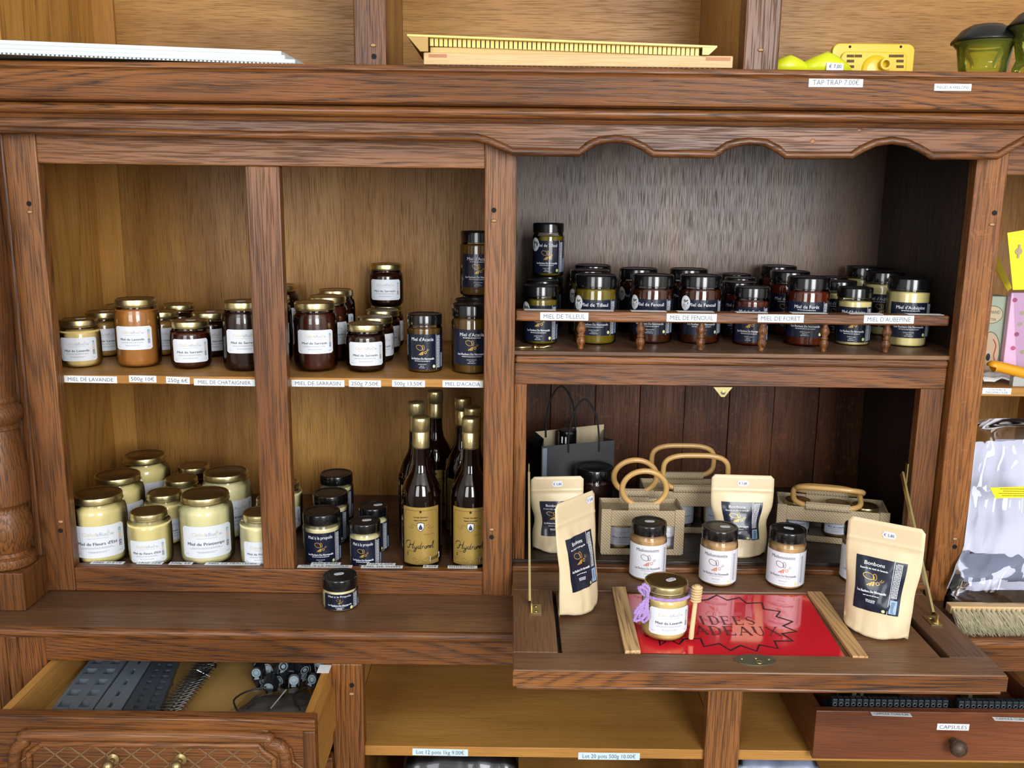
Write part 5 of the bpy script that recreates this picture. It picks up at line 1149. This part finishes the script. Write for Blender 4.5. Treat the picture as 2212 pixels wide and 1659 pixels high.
# ------------------------------------------------------------------ drawer contents
zb = ZDB
def strips(quad, z, t): return [U(a, b, Z=z) for a, b in quad]
def bar(name, quad, holes_, label, mat, seed=0, zz=-.109, th=.012, rows=((.25, .26),)):
    """long plastic strip between two edges of a pixel quad (front-left, front-right, back-right, back-left), with square windows"""
    fl_, fr_, br, bl = [U(a, b, Z=zz) for a, b in quad]
    ext = 1.45; br = fr_+(br-fr_)*ext; bl = fl_+(bl-fl_)*ext
    o = thing(name, label, 'plastic part', (fl_.x, fl_.y, zb), 0, 'plastic parts in the carved drawer')
    Q = lambda u, v, z_: (fl_*(1-u)*(1-v)+fr_*u*(1-v)+br*u*v+bl*(1-u)*v)-Vector((0, 0, zz))+Vector((0, 0, z_))
    m = MB()
    def cell(u0, u1, v0, v1, z0_, z1_):
        P8 = [Q(u, v, z_) for z_ in (z0_, z1_) for u, v in ((u0, v0), (u1, v0), (u1, v1), (u0, v1))]
        m.add(P8, [(0,3,2,1),(4,5,6,7),(0,1,5,4),(1,2,6,5),(2,3,7,6),(3,0,4,7)])
    us = [0]
    for c, w_ in rows: us += [c-w_/2, c+w_/2]
    us.append(1)
    for i in range(0, len(us), 2): cell(us[i], us[i+1], 0, 1, zz-th, zz)
    for (c, w_) in rows:
        for j in range(holes_+1): v0 = j/holes_-.16/holes_*2*.5; cell(c-w_/2, c+w_/2, max(0, v0-.16/holes_), min(1, v0+.32/holes_), zz-th, zz-.0008)
    for v in (.02, .5, .97): cell(0, us[1], v, v+.01, zb+.0002, zz-th); cell(us[-2], 1, v, v+.01, zb+.0002, zz-th)
    part('strip_body', m, mat, o, fix=False); return o
slate = plain('slate_plastic2', (104, 114, 124), .34, 0, .2); slate2 = plain('dark_slate', (66, 74, 82), .32, 0, .2)
bar('entrance_reducer', ((112, 1530), (200, 1531), (268, 1434), (188, 1433)), 6, 'dark grey plastic strip with square windows at the left of the drawer', slate, rows=((.24, .30), (.74, .26)))
bar('hive_spacer', ((204, 1531), (262, 1532), (322, 1434), (274, 1434)), 6, 'blue-grey plastic strip with long slots in the drawer', slate, 1, rows=((.5, .14),))
bar('toothed_strip', ((266, 1532), (345, 1533), (382, 1435), (326, 1434)), 11, 'dark toothed plastic strip in the middle of the drawer', slate2, 2, rows=((.32, .16), (.74, .24)))
wire = plain('steel_wire', (190, 196, 200), .25, 1)
for k, (x0, x1) in enumerate(((352, 392), (372, 414))):
    a, b = U(x0, 1536, Z=-.105), U(x1+38, 1432, Z=-.105); d = (b-a)*1.3; pts = []; nrm = Vector((-d.y, d.x, 0)).normalized()*-.012; N_ = 42
    for i in range(N_*2): t_ = i/(N_*2); pts.append(a+d*t_+nrm*((i % 2)-.5)*1.9+Vector((0, 0, -.010+.010*((i//2) % 2))))
    m = MB().tube(pts, .0013, 5); o = tag(part('wire_comb', m, wire if k else plain('dark_wire', (120, 120, 116), .3, .9), None), ('dull zigzag wire comb beside the toothed strip', 'bright zigzag wire comb right of the toothed strip')[k], 'wire comb', 'wire combs in the drawer')
    o2 = part('comb_rail', MB().tube([a+Vector((0, 0, -.013)), a+d+Vector((0, 0, -.013))], .0022, 6), blackpl, o); part('comb_foot', MB().tube([a+d*.1+Vector((0, 0, -.013)), a+d*.1+Vector((0, 0, zb+.105+.0005))], .002, 6), blackpl, o); part('comb_foot', MB().tube([a+d*.9+Vector((0, 0, -.013)), a+d*.9+Vector((0, 0, zb+.105+.0005))], .002, 6), blackpl, o)
# pile of black clips with pale ends
def clip_meshes():
    m = MB(); pts = [(-.008, 0, 0), (-.008, 0, .016), (-.005, 0, .021), (0, 0, .0225), (.005, 0, .021), (.008, 0, .016), (.008, 0, 0)]
    for i in range(len(pts)-1):
        a, b = Vector(pts[i]), Vector(pts[i+1]); q = (b-a).normalized().cross(Vector((0, 1, 0)))*.0012; m.add([a-q+Vector((0, y, 0)) for y in (-.011, .011)]+[b-q+Vector((0, y, 0)) for y in (-.011, .011)]+[a+q+Vector((0, y, 0)) for y in (-.011, .011)]+[b+q+Vector((0, y, 0)) for y in (-.011, .011)], [(0, 1, 3, 2), (4, 6, 7, 5), (0, 2, 6, 4), (1, 5, 7, 3), (0, 4, 5, 1), (2, 3, 7, 6)])
    m.box(-.0075, .0075, -.010, .010, .0, .003)
    b = m.mesh('clip_body', [blackpl]); fixn(b)
    d = MB(); n = 14; d.lathe([(0, .0006), (.0034, .0004), (.0038, 0)], n); d.v = [(x, -.0112-z, .0128+y) for x, y, z in d.v]; d.lathe([(.0062, 0), (.0070, .0004), (.0078, 0)], n); k = n*3
    d.v = d.v[:k]+[(x, -.0112-z, .0128+y) for x, y, z in d.v[k:]]
    d.box(-.004, .004, -.0118, -.0112, .002, .005)
    e = d.mesh('clip_end', [plain('pale_blue_plastic', (128, 144, 152), .35)]); fixn(e); return b, e
cb_, ce_ = clip_meshes(); rnd = random.Random(5)
spots = [(562, 1470), (590, 1478), (612, 1468), (636, 1476), (655, 1463), (676, 1474), (582, 1452), (604, 1447), (628, 1450), (650, 1444), (672, 1450), (694, 1440), (566, 1440), (560, 1456), (618, 1440)]
for i, (px, py) in enumerate(spots):
    zc = -.118+.010*(i % 2)+.006*(i > 5); p = U(px, py+8, Z=zc)
    o = thing('plastic_clip', 'black plastic clip with a pale round end in the drawer pile', 'clip', p, rnd.uniform(-.6, .6), 'black plastic clips heaped in the carved drawer'); o.rotation_euler = (rnd.uniform(-.5, .3), rnd.uniform(-.35, .35), rnd.uniform(-.7, .7))
    link('clip_body', cb_, o); link('clip_end', ce_, o)
# zip bag with bent wires
film = glassmat('bag_film', (.80, .80, .80, 1), 1, .12); darkfill = plain('bag_fill', (104, 104, 100), .45, var=.15, bscale=40)
c4 = [U(a, b, Z=-.104) for a, b in ((494, 1534), (664, 1530), (672, 1482), (552, 1486))]
zbag = thing('zip_bag', 'clear plastic zip bag with bent black wires in the drawer', 'bag', (c4[0].x, c4[0].y, zb))
def sheetgrid(c4, nu, nv, amp, seed, dz=0, bulge=0):
    m = MB()
    for j in range(nv+1):
        for i in range(nu+1):
            u, v = i/nu, j/nv; p = c4[0]*(1-u)*(1-v)+c4[1]*u*(1-v)+c4[2]*u*v+c4[3]*(1-u)*v; q = mnoise.noise(Vector((u*3+seed, v*3, seed)))*amp+mnoise.noise(Vector((u*8+seed, v*8, seed*2)))*amp*.4
            m.v.append((p.x, p.y, p.z+dz+q+bulge*math.sin(PI*u)*math.sin(PI*v)))
    for j in range(nv):
        for i in range(nu): m.f.append((j*(nu+1)+i, j*(nu+1)+i+1, (j+1)*(nu+1)+i+1, (j+1)*(nu+1)+i))
    m.m = [0]*len(m.f); return m
part('film', sheetgrid(c4, 16, 10, .006, 3.3, 0, .006), film, zbag, smooth=True)
part('dark_contents', sheetgrid(c4, 16, 10, .004, 5.3, -.014, .004), darkfill, zbag, smooth=True)
part('lower_film', sheetgrid(c4, 8, 6, .001, 7.3, -.0245, 0), film, zbag, smooth=True)
for q in (((512, 1534), (505, 1514), (520, 1500), (545, 1490), (575, 1484)), ((648, 1533), (636, 1512), (634, 1500), (650, 1490), (664, 1484))):
    part('bent_wire', MB().tube(catmull([U(a, b, Z=-.098) for a, b in q], 5), .0016, 6), plain('black_wire', (24, 24, 26), .4), zbag, smooth=True)
part('seal_line', MB().tube([U(585, 1530, Z=-.095), U(618, 1490, Z=-.095)], .0010, 6), plain('seal_white', (170, 172, 172), .4), zbag)
lb = U(700, 1445, Z=ZD-.001); part('price_sticker', MB().slab([(lb.x-.010, lb.y-.012, ZD-.0017), (lb.x+.010, lb.y-.012, ZD-.0017), (lb.x+.010, lb.y+.014, ZD-.0017), (lb.x-.010, lb.y+.014, ZD-.0017)], .0004), offwhite, dr)

# ------------------------------------------------------------------ capsules drawer on the right base shelf
cd = thing('capsule_drawer', 'reddish wooden drawer marked CAPSULES on the base shelf at right', 'drawer', (.7, -.05, ZSH))
yc = -.141; x0, x1 = .5175, .93; zt_ = -.1345
part('drawer_front', MB().box(x0, x1, yc, yc+.014, ZSH+.0005, zt_), red('x'), cd, bevel=.0012)
part('drawer_side', MB().box(x0+.002, x0+.014, yc+.0142, .22, ZSH+.0005, zt_-.004), red('y'), cd, bevel=.001)
part('drawer_side', MB().box(x1-.014, x1-.002, yc+.0142, .22, ZSH+.0005, zt_-.004), red('y'), cd, bevel=.001)
part('drawer_back', MB().box(x0+.014, x1-.014, .208, .22, ZSH+.0005, zt_-.004), red('x'), cd)
part('drawer_bottom', MB().box(x0+.0141, x1-.0141, yc+.0142, .2079, zt_-.0460, zt_-.0400), red('x'), cd)
c = U(2057, 1600, Y=yc); m = MB().lathe([(.0065, 0), (.007, .003), (.0055, .008), (.0085, .013), (.0135, .018), (.0145, .023), (.0130, .028), (.009, .031), (.0085, .030), (.005, .0325), (0, .033)], 28)
m.v = [(c.x+x, yc-z, c.z+y) for x, y, z in m.v]; part('knob', m, wood('knob_oak', 'y', (52, 38, 28), (70, 52, 40), (88, 66, 50), .4, .5, .6), cd, smooth='a', fix=True, label='turned dark wooden knob')
strip(cd, 'CAPSULES', 2024, 1569.5, 2093, 1571, yc, hpx=13.5)
strip(cd, 'CAPSULE TO63 0,20', 1882, 1542, 1968, 1545, None, hpx=.0105, Z=zt_+.0004, thp=.5)
strip(cd, 'CAPSULE TO82 0,30', 2146, 1553, 2235, 1556, None, hpx=.0105, Z=zt_+.0004, thp=.5)
tooth = MB().box(-.0046, .0046, -.006, .006, 0, .021).mesh('tooth', [plain('comb_black', (34, 40, 46), .45)])
ringm = MB().lathe([(.0020, 0), (.0026, .0004), (.0034, 0)], 12); ringm.v = [(x, -.0061-z, .0115+y) for x, y, z in ringm.v]; ringm = ringm.mesh('tooth_ring', [plain('comb_ring', (70, 80, 88), .4)])
for s0, s1, label, yy in ((1784, 2050, 'black comb strip with upright teeth, left one in the capsules drawer', -.116), (2056, 2330, 'black comb strip with upright teeth, right one in the capsules drawer', -.118)):
    a, b = U(s0+8, 1545, Y=yy), U(s1-8, 1552, Y=yy); zz = zt_-.0105
    o = thing('comb_strip', label, 'plastic part', ((a.x+b.x)/2, yy, zz), 0, 'black comb strips'); w_ = b.x-a.x; n = int(round(w_/.01045))
    part('strip_base', MB().box(-w_/2-.004, w_/2+.004, -.006, .030, -.0035, 0), plain('comb_black', (34, 40, 46), .45), o, world=False)
    part('strip_leg', MB().box(-w_/2, w_/2, .005, .022, zt_-.0399-zz, -.0036), plain('comb_black', (34, 40, 46), .45), o, world=False)
    for i in range(n):
        t_ = link('tooth', tooth, o, bevel=.0012); t_.location = (-w_/2+(i+.5)*w_/n, 0, 0); link('tooth_ring', ringm, t_)
for i, (px, yy, rz_) in enumerate(((1850, -.052, 0), (1915, -.050, .3), (2120, -.050, .2))):
    x_ = U(px, 1500, Y=yy).x; o = thing('gold_jar_lid', ('leftmost loose gold lid behind the black comb strip', 'middle loose gold lid behind the black comb strip', 'rightmost loose gold lid behind the black comb strips')[i], 'jar lid', (x_, yy, zt_-.0398), 0, 'loose gold lids in the capsules drawer')
    m = MB().lathe([(.031, 0), (.033, .001), (.0325, .010), (.030, .0118), (.026, .0105), (0, .0105)], 28); part('lid_shell', m, gold, o, smooth='a', world=False, fix=True)
for i, (px, yy) in enumerate(((1838, -.085), (1855, -.07), (2090, -.085))):
    p = U(px, 1506, Y=yy); o = tag(part('brass_tag', MB().slab([(p.x, yy, zt_-.03), (p.x+.006, yy, zt_-.03), (p.x+.016, yy+.012, zt_+.022), (p.x+.008, yy+.012, zt_+.024)], .0012), gold, None, fix=True), ('bent gold strip poking up at the left of the capsules drawer', 'second bent gold strip at the left of the capsules drawer', 'pale gold strip poking up between the two comb strips')[i], 'metal strip', 'gold strips in the capsules drawer')

# ------------------------------------------------------------------ right bay: shelf goods
zs_ = .3868; yel = plain('card_yellow', (244, 222, 40), .35, 0, .2)
pts = [(2175, 503), (2240, 492), (2240, 625), (2187, 626)]
P4 = [U(a, b, Y=.10+.0) for a, b in pts]; hc = thing('header_card_pack', 'clear pack with a bright yellow header card at the right edge', 'pack', (P4[0].x+.02, .10, zs_))
part('header_card', MB().slab(P4[::-1], .0015), yel, hc, fix=True)
cH = U(2200, 543, Y=.0985); m = MB().lathe([(0, 0), (.0062, 0), (.0062, .0006), (0, .0006)], 18); m.v = [(cH.x+x, .0975-z, cH.z+y) for x, y, z in m.v]; m.box(cH.x-.0018, cH.x+.0018, .0966, .0974, cH.z-.012, cH.z+.012); part('hang_hole', m, plain('hole_grey', (170, 150, 120), .6), hc)
Q4 = [U(a, b, Y=.106) for a, b in ((2190, 626), (2262, 626), (2262, 835), (2196, 835))]; Q4[2].z = Q4[3].z = zs_; part('film_bag', MB().slab(Q4, .001), clearfilm, hc, fix=True)
P4 = [U(a, b, Y=.17) for a, b in ((2150, 553), (2160, 556), (2188, 622), (2178, 630))]; h2 = thing('header_card_pack', 'tilted yellow header card half behind the bigger yellow card', 'pack', (P4[0].x, .17, zs_))
part('header_card', MB().slab([U(a, b, Y=.17) for a, b in ((2120, 520), (2152, 545), (2186, 622), (2176, 630))], .0015), yel, h2, fix=True)
Q4 = [U(a, b, Y=.175) for a, b in ((2110, 530), (2180, 520), (2190, 640), (2130, 836))]; Q4[3].z = zs_; part('film_bag', MB().slab(Q4, .001), clearfilm, h2, fix=True)
# vintage green box and pink box
a, b = U(2128, 640, Y=.125), U(2180, 640, Y=.125); gb = thing('illustrated_box', 'pale green box with an old-style oval picture, right bay shelf', 'box', ((a.x+b.x)/2, .14, zs_))
part('carton', MB().box(a.x, b.x, .125, .165, zs_, a.z), plain('sage_card', (156, 166, 146), .6, var=.08, bscale=30), gb, bevel=.001)
pn = PR(); w_, h_ = b.x-a.x, a.z-zs_
pn.disc(-.004, -h_*.20, .020, h_*.27, plain('picture_tan', (186, 160, 130), .6), 1); pn.ring(-.004, -h_*.20, .020, h_*.27, .0012, ink, lay=2); pn.disc(-.006, h_*.28, .020, .016, plain('picture_cream', (188, 172, 140), .6), 1); pn.ring(-.006, h_*.28, .020, .016, .0010, ink, lay=2)
pn.text('NORMAND', -.008, h_*.31, .006, ink, .034, lay=3); pn.text('KITTER', -.006, h_*.22, .005, ink, .018, lay=3)
pn.stroke([(q.x, q.y) for q in catmull([(.002, -h_*.02, 0), (.008, -h_*.10, 0), (.006, -h_*.22, 0), (.010, -h_*.30, 0)], 4)], .0022, plain('picture_red', (160, 60, 50), .6), lay=3); pn.disc(-.004, -h_*.24, .004, .007, black, 3); pn.disc(.002, -h_*.32, .003, .004, plain('picture_red', (160, 60, 50), .6), 3)
link('picture', pn.mesh(lambda x, y, l: Vector(((a.x+b.x)/2+x, .1248-l, (a.z+zs_)/2+y))-gb.location), gb)
a, b = U(2186, 632, Y=.108), U(2270, 632, Y=.108); pk = thing('pink_packet', 'pink patterned packet at the right edge of the shelf', 'packet', ((a.x+b.x)/2, .12, zs_))
part('carton', MB().box(a.x, b.x, .108, .122, zs_, a.z), plain('pink_card', (222, 176, 206), .4, 0, .3), pk, bevel=.002)
pn = PR()
for i, (px, py) in enumerate(((2192, 648), (2203, 700), (2188, 752), (2208, 676), (2196, 722), (2208, 760))):
    q = U(px, py, Y=.108); pn.disc(q.x-pk.location.x, q.z-pk.location.z, .0045, .004, (plain('picture_rose', (178, 82, 120), .5), plain('picture_cream', (188, 172, 140), .6))[i % 2])
link('picture', pn.mesh(lambda x, y, l: Vector((x, -.0122-l, y))), pk)
kn = [U(2142, 793, Y=.055), U(2150, 791, Y=.055), U(2200, 803, Y=.055), U(2270, 822, Y=.055)]
kf = thing('uncapping_knife', 'orange-yellow plastic knife handle lying on the right bay shelf', 'knife', (kn[1].x+.05, .055, zs_))
part('handle', MB().tube(catmull(kn, 6), [.004, .0085, .0112, .0122]+[.0125]*15, 14, flat=.8), plain('amber_plastic', (226, 156, 30), .3, 0, .4), kf, smooth=True); part('blade', MB().box(kn[3].x-.01, kn[3].x+.10, .054, .056, zs_, kn[3].z+.01), plain('steel', (190, 192, 194), .25, 1), kf)
part('rest', MB().box(kn[2].x-.01, kn[2].x+.01, .050, .062, zs_, kn[2].z-.008), plain('grey_card', (168, 168, 164), .6), kf)
m = MB(); cpp = [Vector((U(2124, 836, Y=.06).x, .06, zs_+.001)), Vector((U(2124, 836, Y=.06).x+.10, .06, zs_+.001)), Vector((U(2124, 836, Y=.06).x+.10, .105, zs_+.006)), Vector((U(2124, 836, Y=.06).x, .105, zs_+.006))]
tag(part('crumpled_wrapper', sheetgrid(cpp, 16, 8, .010, 2.2, .006, .006), plain('wrapper_white', (222, 224, 226), .3, 0, .4), None, smooth=True), 'crumpled white and clear wrapper on the right bay shelf', 'wrapper')
# ------------------------------------------------------------------ bagged white garment and brush
gb2 = thing('bagged_garment', 'folded white garment in a clear plastic bag beside the right post', 'garment bag', (.93, .05, 0))
rows_ = [(1326, 2034, 2300, -.050), (1290, 2040, 2300, -.056), (1240, 2062, 2300, -.050), (1180, 2082, 2300, -.025), (1100, 2092, 2300, .012), (1020, 2100, 2300, .035), (960, 2106, 2300, .050), (930, 2109, 2300, .062), (905, 2113, 2300, .072)]
def blob(rows_, nu, thick, amp, seed, inset=0, y_off=0):
    m = MB(); F_, B2 = [], []
    for j, (py, xa_, xb_, yy) in enumerate(rows_):
        for i in range(nu+1):
            u = i/nu; px = xa_+inset+(xb_-xa_-inset)*u; e = math.sin(PI*min(1, max(0, (u*2.2))) / 2 if u < .45 else PI/2)
            q = U(px, py, Y=yy); v = j/(len(rows_)-1); ev = min(1, v*6, (1-v)*6+.15)
            nz = mnoise.noise(Vector((u*4+seed, v*5, seed)))*amp+mnoise.noise(Vector((u*10, v*12+seed, 1)))*amp*.45
            F_.append((q.x, q.y+y_off-thick*.4*e*ev+nz, max(q.z, .001))); B2.append((q.x, q.y+y_off+thick*.6*e*ev, max(q.z, .001)))
    m.v = F_+B2; n0 = len(F_); w_ = nu+1
    for j in range(len(rows_)-1):
        for i in range(nu): f = (j*w_+i, j*w_+i+1, (j+1)*w_+i+1, (j+1)*w_+i); m.f += [f, tuple(n0+k for k in f[::-1])]
    m.m = [0]*len(m.f); return m
def refine(rows_, k=3):
    o = []
    for a, b in zip(rows_, rows_[1:]): o += [tuple(a[t]+(b[t]-a[t])*i/k for t in range(4)) for i in range(k)]
    return o+[rows_[-1]]
part('folded_garment', blob(refine(rows_[1:7]), 22, .05, .012, 4.4, 26, .030), plain('garment_white', (214, 216, 232), .8, bump=.2, bscale=300), gb2, smooth=True, fix=True)
part('net_veil', blob(refine([(1255, 2080, 2300, -.030), (1225, 2086, 2300, -.024), (1195, 2092, 2300, -.016)]), 18, .03, .006, 8.1, 0, -.002), plain('net_grey', (120, 128, 146), .8, bump=.4, bscale=800), gb2, smooth=True, fix=True)
part('film', blob(refine(rows_, 4), 30, .06, .014, 9.7), glassmat('garment_film', (.93, .93, .96, 1), 1, .06), gb2, smooth=True)
sq = [U(a, b, Y=-.030) for a, b in ((2150, 1076), (2240, 1074), (2240, 1050), (2138, 1053))]
st = part('yellow_sticker', MB().slab(sq, .0008), yel, gb2, fix=True); pn = PR()
for i in range(4): pn.lines(0, .006-i*.004, .06, .0012, 1, plain('sticker_ink', (120, 104, 30), .6), seed=i)
ctr = (sq[0]+sq[2])/2; link('lettering', pn.mesh(lambda x, y, l: Vector((ctr.x+x, -.0312-l, ctr.z+y))-gb2.location), st)
# brush
br = thing('bee_brush', 'wooden hand brush with pale bristles lying on the worktop at the right', 'brush', (.86, -.07, 0))
part('brush_back', MB().box(.752, 1.02, -.086, -.066, .016, .0305), beech, br, bevel=.002)
m = MB(); rnd = random.Random(3); n = 1500; me_v = []
for i in range(n):
    x = .754+.264*(i+rnd.random())/n; tuft = round((x-.754)/.0085)*.0085+.754; x0_ = tuft+(x-tuft)*.35; zz = .0275-rnd.random()*.009; L_ = rnd.uniform(.040, .052); p0 = Vector((x0_, -.087, zz)); p1 = Vector((x+rnd.uniform(-.006, .006), -.087-L_*.55, max(.003, zz-.010))); p2 = Vector((p1.x+rnd.uniform(-.006, .006), -.087-L_, max(.0006, .004+rnd.uniform(-.003, .006))))
    w_ = .00055; b0 = len(m.v)
    for p, k in ((p0, 1), (p1, .9), (p2, .4)): m.v += [(p.x-w_*k, p.y, p.z), (p.x+w_*k, p.y, p.z), (p.x, p.y, p.z+w_*1.4*k)]
    for j in (0, 3): m.f += [(b0+j, b0+j+1, b0+j+4, b0+j+3), (b0+j+1, b0+j+2, b0+j+5, b0+j+4), (b0+j+2, b0+j, b0+j+3, b0+j+5)]
m.m = [0]*len(m.f); o = part('bristles', m, plain('bristle', (206, 196, 164), .55), br); o['kind'] = 'stuff'
# ------------------------------------------------------------------ wrapped goods under the base shelf
def lump(name, x0, x1, y0, y1, z0, z1, mat, amp, seed, label, cat):
    o = thing(name, label, cat, ((x0+x1)/2, (y0+y1)/2, z0)); m = MB(); nx, ny = 24, 10; T = []; 
    for j in range(ny+1):
        for i in range(nx+1):
            u, v = i/nx, j/ny; e = min(1, 8*u, 8*(1-u), 6*v+.3, 6*(1-v)); nz = mnoise.noise(Vector((u*7+seed, v*4, seed)))*amp
            T.append((x0+(x1-x0)*u, y0+(y1-y0)*v, z1-.03*(1-e)+nz*e))
    m.v = T+[(x, y, z0) for x, y, z in T]; k = len(T)
    for j in range(ny):
        for i in range(nx): f = (j*(nx+1)+i, j*(nx+1)+i+1, (j+1)*(nx+1)+i+1, (j+1)*(nx+1)+i); m.f += [f, tuple(k+q for q in f[::-1])]
    for i in range(nx): m.f += [(i+1, i, k+i, k+i+1)]; e = ny*(nx+1); m.f += [(e+i, e+i+1, k+e+i+1, k+e+i)]
    for j in range(ny): m.f += [(j*(nx+1), (j+1)*(nx+1), k+(j+1)*(nx+1), k+j*(nx+1)), ((j+1)*(nx+1)+nx, j*(nx+1)+nx, k+j*(nx+1)+nx, k+(j+1)*(nx+1)+nx)]
    m.m = [0]*len(m.f); part('wrapped_goods', m, mat, o, smooth=True, fix=True)
    m2 = MB(); m2.v = [(x, y, z+.004+.003*mnoise.noise(Vector((x*60, y*60, seed)))) for x, y, z in T]; m2.f = [f for f in m.f if max(f) < k]; m2.m = [0]*len(m2.f); part('film', m2, clearfilm, o, smooth=True)
lump('wrapped_jar_pack', -.185, .02, -.09, .22, -.4848, -.262, plain('pack_black', (26, 28, 34), .3, 0, .5), .014, 1.1, 'black shrink-wrapped jar pack under the base shelf labels', 'jar pack')
lump('wrapped_jar_pack', .40, .56, -.09, .22, -.4848, -.262, plain('pack_blue', (150, 164, 190), .35, 0, .4), .010, 2.7, 'pale shrink-wrapped pack under the right base shelf', 'jar pack')
